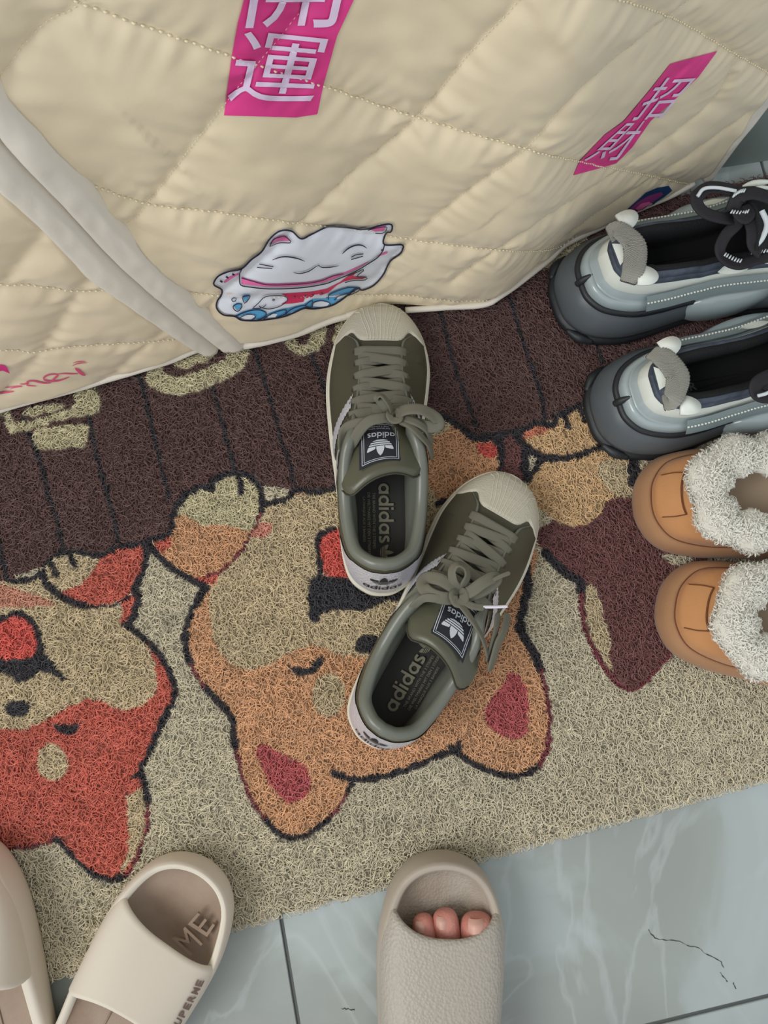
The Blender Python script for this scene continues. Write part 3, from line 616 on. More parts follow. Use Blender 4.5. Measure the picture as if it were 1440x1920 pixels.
for s_, w, tp in (('470,330,520,312,570,308,640,320,690,340', 2.6, 1), ('942,290,980,255,1030,232,1075,232,1108,252', 2.8, 1), ('612,415,660,422,720,405,765,375,790,365', 2, 1), ('780,362,800,380,860,380,918,370', 2, 1), ('382,358,420,365,478,376', 1.8, 0), ('367,380,410,384,470,387', 1.8, 0),
                  ('1003,312,1040,295,1085,290', 1.8, 0), ('1003,328,1040,318,1082,305', 1.8, 0), ('265,390,250,420,250,450,258,500,330,515,430,525,560,525,700,515,830,492,900,465,1020,415,1120,355,1180,315,1215,270,1228,225', 2.2, 0),
                  ('262,452,340,475,420,496,500,500,600,496,700,490,800,472,880,440,950,425', 1.6, 0), ('452,238,478,192,515,176,555,170,597,212,520,214,452,238', 1.8, 0), ('1115,130,1165,116,1242,108,1222,145,1165,148', 1.5, 0), ('118,470,135,478', 3.5, 0), ('158,442,175,452', 3.5, 0), ('200,424,216,432', 3.5, 0),
                  ('205,645,230,628,264,630,262,655,235,680,210,662,205,645', 1.8, 0), ('195,598,212,585,228,590,222,608,200,612,195,598', 1.8, 0), ('272,575,322,572,300,610,285,625,272,600,272,575', 1.8, 0),
                  ('340,655,380,620,420,580,480,572,550,575,575,600,530,640,460,662,400,655,380,640', 1.6, 0), ('470,602,480,596,490,602,480,608,470,602', 1.4, 0), ('335,660,400,655,430,632', 1.4, 0), ('215,716,270,690,330,672,390,670,430,690,420,715,370,738,320,745', 2, 0), ('250,722,300,700,345,702,360,718,330,738', 1.4, 0),
                  ('410,735,440,710,500,682,560,668,560,695,500,722', 1.8, 0), ('560,700,600,665,680,640,735,655,740,605,690,640', 1.6, 0), ('740,655,745,625,800,608,862,625,850,645,790,658', 1.5, 0), ('850,600,852,570,900,545,980,520,1050,522,1052,542,985,572', 1.8, 0), ('890,605,920,575,980,560,1030,545', 1.4, 0), ('985,440,1040,415,1085,395,1085,405,1040,445,1110,450,1090,468,1020,470,960,485', 1.8, 0), ('1205,265,1222,262', 3, 0), ('690,660,760,665,880,640,985,570', 1.6, 0), ('620,575,625,582', 2, 0), ('690,578,700,572', 2, 0), ('740,562,750,570', 2, 0), ('800,552,812,560', 2, 0)):
    pstroke(k_, Z4(s_), w, 4, taper=bool(tp))
o = k_.build('cat_outline_print', M_INK, cr_)
n_ = MB()
def Z7(s): a = P2(s); return np.c_[1000 + a[:, 0] / 3.27, 320 + a[:, 1] / 3.27]
pfill(n_, Z7('535,270,600,210,690,130,760,100,830,88,852,118,800,160,740,195,640,250,560,285'), 0, 8); n_.build('rosette_print', M_NAVY, cr_)
n_ = MB(); pfill(n_, Z7('575,240,640,185,700,150,785,122,795,140,740,180,690,215,620,250'), 1, 7); n_.build('rosette_petals_print', M_PURP, cr_)
n_ = MB(); pfill(n_, Z7('625,225,660,192,710,180,720,192,680,215,650,235'), 2, 7); n_.build('rosette_heart_print', M_LP, cr_)
def Z3(s): a = P2(s); return np.c_[a[:, 0] / 3, 400 + a[:, 1] / 3]
n_ = MB()
def Z9(s): a = P2(s); return np.c_[a[:, 0] / 4.76, 650 + a[:, 1] / 4.76]
pfill(n_, Z9('-70,175,-10,155,15,152,52,165,68,192,90,232,55,218,25,205,0,210,-30,230,-25,200'), 0)
n_.build('star_print', M_PINK, cl_); n_ = MB()
for s_, w in (('-90,425,-30,412,30,402,80,397,122,392', 4.2), ('45,357,90,354,150,347,205,346,160,352,110,362,92,372', 2.2), ('178,325,215,328,245,318,258,300,250,325,240,338,280,342,325,345', 2.6), ('245,330,240,310,262,298,310,300,360,312,400,318,455,318', 3.2),
              ('525,243,480,238,430,246,395,265,392,285,420,298,465,302,515,298,560,286,620,263', 3.4), ('525,245,495,270,465,296', 4), ('520,236,580,233,640,236,700,235', 2.4), ('672,184,700,205,730,232,762,250', 6.5), ('648,163,690,145,735,138,778,138', 1.7), ('652,140,690,128,728,124,765,124', 1.5)):
    pstroke(n_, Z9(s_), w, 0, taper=True)
n_.build('handwriting_print', mat('print_pen_pink', (222, 92, 132), rough=.5), cl_)['label'] = 'pink handwriting reading money'
# ================================================================= olive low-top sneakers with shell toes
ZM = .0115                                   # the top of the mat carries the shoes
M_OLIVE = mat('olive_leather', (68, 66, 52), rough=.46, spec=.4, bump=('noise', 700, .18, .0006), var=(14, .5, (76, 74, 58)))
M_TONGUE = mat('olive_tongue_leather', (80, 80, 65), rough=.33, spec=.5, bump=('noise', 700, .15, .0005)); M_LINING = mat('sage_lining', (104, 107, 98), rough=.32, spec=.5, bump=('noise', 420, .12, .0006))
M_RUBBER = mat('offwhite_rubber', (206, 202, 186), rough=.55, bump=('noise', 300, .1, .0005))
M_SHELL = mat('shell_rubber', (188, 183, 166), rough=.55, bump=('voronoi', 620, .35, .0008))
M_SILVER = mat('silver_reflective', (214, 214, 222), rough=.32, metal=.35, bump=('voronoi', 520, .6, .001))
M_LACE = mat('olive_lace', (104, 102, 89), rough=.85, bump=('wave', 620, .22, .0004))
M_INSOLE = mat('black_insole', (46, 45, 43), rough=.85, bump=('noise', 800, .2, .0005))
M_LABEL = mat('navy_label', (28, 30, 40), rough=.75, bump=('wave', 500, .25, .0003)); M_LSIL = mat('label_silver_print', (190, 196, 204), rough=.5)
M_GOLDP = mat('insole_print', (122, 118, 100), rough=.7); M_BLACK = mat('black_print', (24, 24, 28), rough=.6)
M_TIP = mat('clear_lace_tip', (214, 208, 222), rough=.2, coat=.6)
M_STITCH = mat('olive_stitch', (60, 58, 46), rough=.8)

class Frame:
    def __init__(s, heel, toe, mir=1): 
        s.o = np.array([heel[0], heel[1], ZM]); d = np.array(toe[:2]) - np.array(heel[:2]); s.L = np.linalg.norm(d); s.f = d / s.L; s.r = np.array([s.f[1], -s.f[0]]); s.m = mir; s.k = 1.0; s.tilt = 0.0
        s.rz = math.atan2(s.f[1], s.f[0]) - PI / 2
    def w(s, p):
        p = np.asarray(p, float) * s.k; x = p[..., :1] * s.m; y = p[..., 1:2]
        return np.concatenate([s.o[:2] + x * s.r + y * s.f, s.o[2] + p[..., 2:3] + s.tilt * y], -1)
OUT_L = P2('0.004,.272,-.020,.266,-.037,.246,-.046,.218,-.0495,.188,-.047,.150,-.042,.110,-.038,.075,-.036,.042,-.029,.016,-.014,.003,0,0,.014,.003,.029,.016,.035,.042,.036,.075,.036,.110,.040,.150,.046,.190,.047,.215,.040,.243,.024,.265')
def letters(word):
    """round sans letters as strokes; x-height 1; returns strokes and the width"""
    out = []; x = 0; r = .5
    def circ(cx): 
        a = np.linspace(0, 2 * PI, 25)[:-1]; return np.stack([cx + .40 * np.cos(a), .5 + .40 * np.sin(a)], 1)
    for c in word:
        if c == 'a': out += [(circ(x + .5), 1), (np.array([[x + .92, 0], [x + .92, .5], [x + .92, 1]]), 0)]; x += 1.22
        elif c == 'd': out += [(circ(x + .5), 1), (np.array([[x + .92, 0], [x + .92, .75], [x + .92, 1.5]]), 0)]; x += 1.22
        elif c == 'i': out += [(np.array([[x + .12, 0], [x + .12, .5], [x + .12, 1]]), 0), (np.array([[x + .12, 1.25], [x + .12, 1.38], [x + .12, 1.5]]), 0)]; x += .42
        elif c == 's':
            out += [(spline([[x + .05, .13], [x + .3, .09], [x + .58, .14], [x + .62, .3], [x + .4, .47], [x + .16, .62], [x + .12, .8], [x + .32, .91], [x + .62, .87]], 22), 0)]; x += .84
    return out, x
def trefoil(n=64):
    """three pointed leaves cut by three stripes, as cells of a fine grid in a unit box (-1..1, 0..1.6)"""
    xs = np.linspace(-1, 1, n); ys = np.linspace(0, 1.6, int(n * .8)); X, Y = np.meshgrid(xs, ys)
    def leaf(ang, L, w, ox=0):
        c, s = math.cos(ang), math.sin(ang); u = (X - ox) * c + (Y - .18) * s; v = -(X - ox) * s + (Y - .18) * c
        t = np.clip(u / L, 0, 1); return (u > 0) & (u < L) & (np.abs(v) < w * (np.sin(PI * t ** .85) ** .75 + .12 * (1 - t)))
    A = leaf(PI / 2, 1.38, .30); B = leaf(PI / 2 - .86, 1.20, .27, .05); C = leaf(PI / 2 + .86, 1.20, .27, -.05)
    gap = (np.abs(Y - .58) < .035) | (np.abs(Y - .42) < .035) | (np.abs(Y - .26) < .035)
    ribs = (Y > .12) & (Y < .66) & (np.abs(X) < .62 * (.35 + Y)) ; split = ~A & (np.abs(np.abs(X) - (.30 * np.sin(np.clip((Y - .18) / 1.38, 0, 1) * PI) ** .75 + .02)) < .05) & (Y > .62)
    m = ((A | B | C | ribs) & ~gap & ~split)
    edge = (Y > .64) & ((np.abs(np.abs(X) - .31 * np.clip(np.sin(np.clip((Y - .18) / 1.38, 0, 1) ** .85 * PI), 0, 1) ** .75) < .03)); m &= ~edge
    dx = xs[1] - xs[0]; dy = ys[1] - ys[0]; V = []; Fc = []
    for r_ in range(m.shape[0]):
        row_ = m[r_]; c = 0
        while c < n:
            if row_[c]:
                e = c
                while e + 1 < n and row_[e + 1] and e - c < 7: e += 1
                k_ = len(V); x0, x1 = xs[c] - dx / 2, xs[e] + dx / 2; y0, y1 = ys[r_] - dy / 2, ys[r_] + dy / 2
                V += [(x0, y0), (x1, y0), (x1, y1), (x0, y1)]; Fc.append((k_, k_ + 1, k_ + 2, k_ + 3)); c = e + 1
            else: c += 1
    return np.array(V), Fc
TREF = trefoil()
def print_strokes(word, mapf, size, wd=.235):
    """letters on a surface: mapf(a, b) -> world point, a along the line"""
    ls, wid = letters(word); mb = MB()
    for q, cl in ls:
        v, f = ribbon2(q * size, wd * size, bool(cl)); mb.add(mapf(v[:, 0], v[:, 1]) + np.array([0, 0, .00025 * (0 if cl else 1)]), f)
    return mb, wid * size
def small_text(mb, s, mapf, a0, b0, h, length, bold=.0):
    v, f, asp = text_mesh(s, bold); mb.add(mapf(a0 + v[:, 0] * length, b0 + v[:, 1] * h), f)

def sneaker(fr, label, laces, group, tsh=0.0):
    t = thing('sneaker', label, 'shoe', tuple(fr.o), fr.rz, group)
    O = spline(OUT_L, 240, True); O = np.roll(O, 0, 0)
    N = np.roll(O, -1, 0) - np.roll(O, 1, 0); N = np.stack([-N[:, 1], N[:, 0]], 1); N /= np.linalg.norm(N, axis=1)[:, None]     # outward for this winding?
    if ((O + N * .001)[60, 0] > O[60, 0]): N = -N
    def ringo(ins, z): return np.c_[O - N * ins, np.full(len(O), z)] if np.isscalar(z) else np.c_[O - N * ins, z]
    toe_lift = .004 * np.clip((O[:, 1] - .21) / .06, 0, 1) ** 2
    rs = [ringo(i, z + toe_lift * (1 if z < .02 else .4)) for i, z in ((.004, 0), (.001, .0015), (0, .004), (0, .0195), (.0006, .0205), (.0012, .0200), (.0014, .0245), (.003, .0262), (.006, .0265))]
    n = len(O); V = np.concatenate(rs); f = grid_faces(len(rs), n, close_c=True) + [tuple(range(n))[::-1], tuple((len(rs) - 1) * n + i for i in range(n))]
    recalc(obj('sole', fr.w(V), f, M_RUBBER, t))
    # ---- quarters: one sheet from the toe cap around the heel and back
    i0 = int(np.argmin(np.hypot(O[:60, 0] + .044, O[:60, 1] - .229))); i1 = int(180 + np.argmin(np.hypot(O[180:, 0] - .044, O[180:, 1] - .229)))
    iH = int(np.argmin(O[:, 1]))
    NCOL = 150; h_ = NCOL // 2
    ids = np.concatenate([np.linspace(i0, iH, h_, endpoint=False), np.linspace(iH, i1, h_ + 1)]); NCOL = len(ids)
    Bx = np.stack([np.interp(ids, np.arange(n), O[:, k] - N[:, k] * .0032) for k in (0, 1)], 1); Nx = np.stack([np.interp(ids, np.arange(n), N[:, k]) for k in (0, 1)], 1)
    TL = np.array([(-.030, .236, .036), (-.022, .226, .046), (-.0195, .205, .054), (-.021, .182, .061), (-.024, .160, .069), (-.0285, .140, .078), (-.034, .124, .081), (-.0375, .105, .074), (-.0375, .078, .066), (-.0345, .052, .067), (-.028, .032, .072), (-.014, .0205, .078), (0, .0175, .080)])
    TR = TL[::-1][1:] * (-1, 1, 1); T = spline(TL, h_ + 1)[:-1]; T2 = spline(np.concatenate([TL[-1:], TR]), h_ + 1); T = np.concatenate([T, T2])
    B = np.c_[Bx, np.full(NCOL, .0235)]; N3 = np.c_[Nx, np.zeros(NCOL)]
    qf = np.abs(np.linspace(-1, 1, NCOL)); collar = np.clip((.62 - qf) / .06, 0, 1)      # 1 around the foot opening
    hgt = (T[:, 2] - B[:, 2])[:, None]
    c1 = B + N3 * .0015 + np.array([0, 0, 1]) * hgt * .34; c2 = T + N3 * (.0035 + .004 * (1 - collar[:, None])) - np.array([0, 0, 1]) * hgt * (.26 - .12 * (1 - collar[:, None]))
    tt = np.linspace(0, 1, 16)[:, None, None]
    outer = (1 - tt) ** 3 * B + 3 * (1 - tt) ** 2 * tt * c1 + 3 * (1 - tt) * tt ** 2 * c2 + tt ** 3 * T        # (16, NCOL, 3)
    r_ = (.0012 + .0042 * collar)[:, None]; cen = T - N3 * r_
    inn = []
    for a in np.linspace(0, PI, 8)[1:]: inn.append(cen + N3 * r_ * math.cos(a) + np.array([0, 0, 1]) * r_ * math.sin(a) * 1.1)
    rim_end = inn[-1]; bot = np.c_[Bx - Nx * .0120, np.full(NCOL, .034)]
    flare = np.c_[Bx - Nx * .0125, np.full(NCOL, .050)]; keep_out = (1 - collar)[:, None]
    low = rim_end * .5 + flare * .5; low[:, 2] = rim_end[:, 2] * .6 + .046 * .4
    low = low * (1 - keep_out) + (rim_end + (0, 0, -.004) + N3 * .0006) * keep_out; bot2 = bot * (1 - keep_out) + (rim_end + (0, 0, -.012) + N3 * .0015) * keep_out
    flr = flare * (1 - keep_out) + (rim_end + (0, 0, -.008) + N3 * .001) * keep_out
    lining = inn + [low, flr, bot2]
    o = obj('upper', fr.w(outer.reshape(-1, 3)), grid_faces(16, NCOL), M_OLIVE, t); recalc(o)
    LV = np.stack([outer[-1]] + lining); o = obj('collar_lining', fr.w(LV.reshape(-1, 3)), grid_faces(len(LV), NCOL), M_LINING, t); recalc(o)
    o['label'] = 'smooth sage padded collar lining'
    def Qs(c, s, off=.0007):
        """point on the quarter sheet: c column 0..1, s height 0..1"""
        c = np.clip(np.asarray(c, float), 0, 1) * (NCOL - 1.001); s = np.clip(np.asarray(s, float), 0, 1) * 14.999
        i = c.astype(int); j = s.astype(int); fc = (c - i)[..., None]; fs = (s - j)[..., None]
        g = lambda a, b: outer[np.minimum(b, 15), np.minimum(a, NCOL - 1)]
        p = g(i, j) * (1 - fc) * (1 - fs) + g(i + 1, j) * fc * (1 - fs) + g(i, j + 1) * (1 - fc) * fs + g(i + 1, j + 1) * fc * fs
        nn = np.stack([np.interp(c, np.arange(NCOL), N3[:, k]) for k in (0, 1)], -1)
        sl = np.clip(s / 15, 0, 1)[..., None]; nv_ = np.concatenate([nn * (1 - .55 * sl), .25 + .6 * sl], -1); nv_ /= np.linalg.norm(nv_, axis=-1)[..., None]
        return p + nv_ * off
    # ---- serrated stripes, three on each side
    for side in (0, 1):
        for k, c0 in enumerate((.150, .205, .260)):
            m = 26; s = np.linspace(.04, .90, m); zig = (np.arange(m) % 2) * .004
            cl = c0 + .055 * (1 - s) ; cL = cl - .0125 - zig; cR = cl + .0125 + zig
            if side: cL, cR = 1 - cL, 1 - cR
            P = np.stack([Qs(cL, s, .0010), Qs((cL + cR) / 2, s, .0016), Qs(cR, s, .0010)], 1); ps = fr.w(P.reshape(-1, 3))
            recalc(obj('side_stripe', ps, grid_faces(m, 3), M_SILVER, t))
    # ---- silver heel counter with trefoil and word
    cc, ss = np.meshgrid(np.linspace(.355, .645, 50), np.linspace(0, 1, 12)); top = .80 - .28 * np.clip((np.abs(cc - .5) - .06) / .085, 0, 1) ** 1.0
    top = np.where(np.abs(cc - .5) < .06, .84, top)
    hp_ = obj('heel_tab', fr.w(Qs(cc, .03 + ss * top, .0012).reshape(-1, 3)), grid_faces(12, 50), M_SILVER, t); recalc(hp_); hp_['label'] = 'silver reflective heel counter'
    arc = np.linalg.norm(np.diff(T, axis=0), axis=1).sum()
    hm = lambda a, b: fr.w(Qs(.5 + np.asarray(a) * fr.m * 1.0 / .46, .5 + np.asarray(b) / .062, .0019))
    mb, wd = print_strokes('adidas', lambda a, b: hm(-(a - 0) + 0.0, b), .0052, .26)
    ls_off = wd / 2; mb, _ = print_strokes('adidas', lambda a, b: hm((a - ls_off), b - .0100), .0052, .26)
    v, f_ = TREF; mb.add(hm(v[:, 0] * .0105, v[:, 1] * .0098 + .0000), f_); mb.build('heel_mark', M_BLACK, t)
    # ---- vamp and shell toe
    def halfw(y):
        # left and right border of the sole outline at y
        lo = O[:iH]; lo = lo[lo[:, 1].argsort()]; hi = O[iH:]; hi = hi[hi[:, 1].argsort()]
        return np.interp(y, lo[:, 1], lo[:, 0]), np.interp(y, hi[:, 1], hi[:, 0])
    YT = O[:, 1].max() - .0018
    def dome(a, y, lift=0.0):
        xl, xr = halfw(y); xl = xl + .0032 - lift * .7; xr = xr - .0032 + lift * .7
        hy = np.interp(y, [.17, .19, .205, .22, .235, .248, .258, .266, .2705], [.040, .035, .0305, .0265, .0215, .0170, .0125, .0070, .0015])
        aa = np.abs(a); x = (xl + xr) / 2 + a * (xr - xl) / 2
        return np.stack([x, y, .0240 + lift + hy * .90 * np.clip(1 - aa ** 2.5, 0, 1) ** .62], -1)
    a = np.sin(np.linspace(-1, 1, 41) * PI / 2); 
    yy = YT - (YT - .209) * (1 - np.sin(np.linspace(0, PI / 2, 24)))[:, None]; yy = np.sort(yy, axis=0)
    recalc(obj('vamp', fr.w(dome(a[None] * np.ones((24, 1)), yy + 0 * a[None]).reshape(-1, 3)), grid_faces(24, 41), M_OLIVE, t))
    yb = .2275 + .0105 * np.exp(-((np.abs(a) - .70) / .17) ** 2)
    sp_ = np.sin(np.linspace(0, PI / 2, 30))[:, None]; ycap = yb[None] + (YT + .0012 - yb[None]) * sp_
    lift = np.full(ycap.shape, .0018); lift[0] = -.0004
    cap = dome(a[None] * np.ones((30, 1)), ycap, lift); o = recalc(obj('shell_toe_cap', fr.w(cap.reshape(-1, 3)), grid_faces(30, 41), M_SHELL, t)); o['label'] = 'off-white rubber shell toe cap with fanned ridges'
    for k in range(-4, 5):
        s = np.linspace(0.02, .985, 30); aa = np.clip(.070 * k * (1 + 7 * s ** 2), -.985, .985) if k else 0 * s
        cut = np.abs(.070 * k * (1 + 7 * s ** 2)) < .985 if k else np.ones(30, bool)
        s = s[cut]; aa = aa[cut]; ybk = .2275 + .0105 * np.exp(-((np.abs(aa) - .70) / .17) ** 2); y = ybk + (YT - ybk) * np.sin(s * PI / 2)
        p = dome(aa, y, .0019); obj('cap_ridge', *( (lambda q: (q[0], q[1]))(tube_vf(fr.w(p), .00045, 6)) ), M_RUBBER, t)
    # ---- insole
    io = spline(OUT_L, 60, True); Ni = np.roll(io, -1, 0) - np.roll(io, 1, 0); Ni = np.stack([-Ni[:, 1], Ni[:, 0]], 1); Ni /= np.linalg.norm(Ni, axis=1)[:, None]
    if ((io + Ni * .001)[15, 0] > io[15, 0]): Ni = -Ni
    V = [np.c_[io - Ni * .011, np.full(60, .0275)], np.c_[io - Ni * .011, np.full(60, .0330)], np.c_[io - Ni * .0122, np.full(60, .0345)], np.c_[(io - Ni * .02), np.full(60, .0335)]]
    V = np.concatenate(V + [np.array([[0, .13, .0330]])]); f = grid_faces(4, 60, close_c=True) + [(180 + i, 180 + (i + 1) % 60, 240) for i in range(60)]
    ins = recalc(obj('insole', fr.w(V), f, M_INSOLE, t)); ins['label'] = 'black insole with gold lettering'; WM[ins.name] = WM[t.name]
    mb = MB()
    if fr.m > 0:   # reads towards the heel, baseline on the left of the shoe
        im = lambda a, b: fr.w(np.stack([-.0025 + np.asarray(b) , .0985 - np.asarray(a), np.full(np.shape(a), .0354)], -1))
    else:          # mirrored frame: reads towards the toe
        im = lambda a, b: fr.w(np.stack([-.0065 + np.asarray(b), .036 + np.asarray(a), np.full(np.shape(a), .0354)], -1))
    m1, wd = print_strokes('adidas', im, .0088, .25); m1.build('insole_lettering', M_GOLDP, ins)
    v, f_ = TREF; tm = MB(); tm.add(im(wd + .0075 + v[:, 0] * .0072 + 0, .0065 + (v[:, 1] - .8) * .0085), f_); tm.build('insole_mark', M_GOLDP, ins)
    for k, s_ in enumerate(('THE BRAND WITH THE 3 STRIPES', 'DIE WELTMARKE MIT DEN 3 STREIFEN', 'LA MARQUE AUX 3 BANDES')):
        sm = MB(); small_text(sm, s_, im, .008 + .004 * (k == 2), -.0055 - k * .0045, .0024, (.050, .056, .040)[k]); sm.build('insole_small_lettering', M_GOLDP, ins)
    # ---- tongue: padded, pushed out of the opening
    ns, na = 26, 21; s = np.linspace(0, 1, ns)[:, None]; a = np.linspace(-1, 1, na)[None]
    yc = np.interp(s, [0, .5, .8, 1], [.222, .155, .116, .094]); zc = np.interp(s, [0, .25, .5, .75, 1], [.040, .050, .066, .086, .093]); hw = np.interp(s, [0, .35, .55, .7, .9, 1], [.015, .0165, .022, .034, .0370, .0350])
    yy = yc + 0 * a + np.clip((np.abs(a) - .62) / .38, 0, 1) ** 2.2 * .019 * np.clip(s - .7, 0, 1) / .3 - np.clip(s - .45, 0, 1) * .032 * (np.abs(a) ** 2.2 - .25) - (a > 0) * 0 ; yy = yy - .010 * np.clip(s - .6, 0, 1) / .4 * (-a)
    xx = a * hw + tsh * s ** 2; zz = zc - (.010 + .008 * s) * np.abs(a) ** 2.2
    topS = np.stack([xx + 0 * s, yy, zz], -1); th = .0045 + .004 * s
    botS = topS - np.stack([0 * xx + 0 * s, 0 * yy, th + 0 * a], -1)
    lip = (topS[-1] + botS[-1]) / 2 + (0, -.0030, 0)
    rows = [topS[i] for i in range(ns)] + [topS[-1] * .75 + botS[-1] * .25 + (0, -.0022, 0), lip, topS[-1] * .25 + botS[-1] * .75 + (0, -.0022, 0)] + [botS[i] for i in range(ns - 1, -1, -1)]
    V = np.stack(rows); V[:, 0, 2] -= .0008; V[:, -1, 2] -= .0008
    tg = recalc(obj('tongue', fr.w(V.reshape(-1, 3)), grid_faces(len(rows), na) + [tuple(i * na for i in range(len(rows))), tuple(i * na + na - 1 for i in range(len(rows)))][:0], M_TONGUE, t)); WM[tg.name] = WM[t.name]
    seam = np.stack([lip[j] + (0, -.0004, .0012) for j in range(na)]); obj('tongue_seam', *tube_vf(fr.w(seam), .0007, 5), M_STITCH, tg)
    def Tg(x, y, off=.0008):
        """on the tongue: x across, y from the top edge towards the toe (metres)"""
        x = np.asarray(x, float); sy = np.clip(.935 - np.asarray(y, float) / .118, 0, 1); hwv = np.interp(sy, [0, .35, .55, .7, .9, 1], [.015, .0165, .022, .034, .0370, .0350]); a_ = np.clip(x / hwv, -1, 1); x = x - .003 + tsh * sy ** 2
        ycv = np.interp(sy, [0, .5, .8, 1], [.222, .155, .116, .094]) - np.clip(sy - .45, 0, 1) * .032 * (np.abs(a_) ** 2.2 - .25) + .010 * np.clip(sy - .6, 0, 1) / .4 * a_
        zcv = np.interp(sy, [0, .25, .5, .75, 1], [.040, .050, .066, .086, .093]) - (.010 + .008 * sy) * np.abs(a_) ** 2.2
        return fr.w(np.stack([x, ycv, zcv + off], -1))
    X, Y = np.meshgrid(np.linspace(-.0175, .0175, 14), np.linspace(.001, .042, 14)); lb = obj('tongue_label', Tg(X.ravel(), Y.ravel(), .0011), grid_faces(14, 14), M_LABEL, tg); recalc(lb)
    mb = MB()
    for ins_, w in ((.0024, .0006), (.0040, .0005)):
        q = np.array([[-.0175 + ins_, .001 + ins_], [.0175 - ins_, .001 + ins_], [.0175 - ins_, .042 - ins_], [-.0175 + ins_, .042 - ins_]]); q = np.concatenate([np.linspace(u_, v_, 12, endpoint=False) for u_, v_ in zip(q, np.roll(q, -1, 0))])
        v, f_ = ribbon2(q, w, True); mb.add(Tg(v[:, 0], v[:, 1], .0016), f_)
    sg = fr.m
    m2, wd = print_strokes('adidas', lambda a_, b_: Tg(sg * (wd0 / 2 - a_), .0350 - b_, .0017) if False else Tg(-sg * (a_ - .0125), .0300 - b_, .0017), .0038, .24)
    mb.v += m2.v; mb.f += [tuple(i + mb.n for i in q) for q in m2.f]; mb.n += m2.n
    v, f_ = TREF; mb.add(Tg(-sg * v[:, 0] * .0115, .0240 - v[:, 1] * .0108, .0017), f_)
    small_text(mb, 'THE BRAND WITH', lambda a_, b_: Tg(-sg * a_, .0345 - b_, .0017), -.009, 0, .0012, .018); small_text(mb, 'THE 3 STRIPES', lambda a_, b_: Tg(-sg * a_, .0365 - b_, .0017), -.008, 0, .0012, .016)
    mb.build('label_print', M_LSIL, tg)
    # ---- eyelets
    ey = []
    for k in range(6):
        for sd in (-1, 1):
            y = .216 - k * .0128; 
            col = (np.interp(y, T[:h_][::-1, 1], np.linspace(.5, 0, h_))) ; col = col if sd < 0 else 1 - col
            p = Qs(np.array([col]), np.array([.90]), .0006)[0]; ey.append((k, sd, p))
            aa = np.arange(10) * 2 * PI / 10; V = np.concatenate([p + np.c_[.0021 * np.cos(aa), .0021 * np.sin(aa), 0 * aa], p + np.c_[.0011 * np.cos(aa), .0011 * np.sin(aa), 0 * aa - .0005]])
            obj('eyelet', fr.w(V), grid_faces(2, 10, close_c=True) + [tuple(range(10, 20))], M_STITCH, t)
    ey = {(k, sd): p for k, sd, p in ey}
    # ---- laces
    def over(p, q, h, mid=None):
        m = (p + q) / 2 + (0, 0, h); a_ = p + (0, 0, -.0012); b_ = q + (0, 0, -.0012)
        pts = [a_, p * .86 + q * .14 + (0, 0, h * .55 + .0015), p * .6 + q * .4 + (0, 0, h), m, p * .4 + q * .6 + (0, 0, h), p * .14 + q * .86 + (0, 0, h * .55 + .0015), b_]
        return spline(pts, 26)
    mb = MB(); mb.add(*strap_vf(fr.w(over(ey[0, -1], ey[0, 1], .0045)), .0082, .0016)); mb.build('lace_bar', M_LACE, t)
    for k in range(5):
        h1, h2 = (.0058, .0034) if k % 2 else (.0034, .0058)
        for sd, hh in ((-1, h1), (1, h2)):
            tw = .12 * sd; mb = MB(); mb.add(*strap_vf(fr.w(over(ey[k + 1, sd], ey[k, -sd] * (1.0, 1, 1) + (0, -.004, -.001), hh + .0006 * k)), .0086, .0012)); mb.build('lace_cross', M_LACE, t)
    for kind, pts, w, tw in laces:
        q = np.array([at(x, y, z)for x, y, z in pts]); q = spline(q, 12 * len(pts))
        up = (0, 0, 1); mb = MB()
        if kind == 'aglet': mb.add(*tube_vf(q, .0013, 8)); mb.build('lace_tip', M_TIP, t)
        else:
            nn = len(q); tws = np.interp(np.linspace(0, 1, nn), np.linspace(0, 1, len(tw)), tw); ww = np.interp(np.linspace(0, 1, nn), [0, .06, .94, 1], [w * .5, w, w, w * .5])
            mb.add(*strap_vf(q, ww, .0016, twist=tws)); mb.build(kind, M_LACE, t)
    return t
GS_ = 'pair of olive shell-toe sneakers'
f1 = Frame(at(716, 1117, .030), at(710, 569, .036), 1); f1.k = f1.L / .272
f2 = Frame((0, 0, 0), (0, 1, 0), -1); tp = at(972, 896, .036)[:2]; hp2 = at(704, 1372, .045)[:2]; dd2 = (tp - hp2) / np.linalg.norm(tp - hp2)
f2 = Frame(tp - dd2 * f1.L, tp, -1); f2.k = f1.k
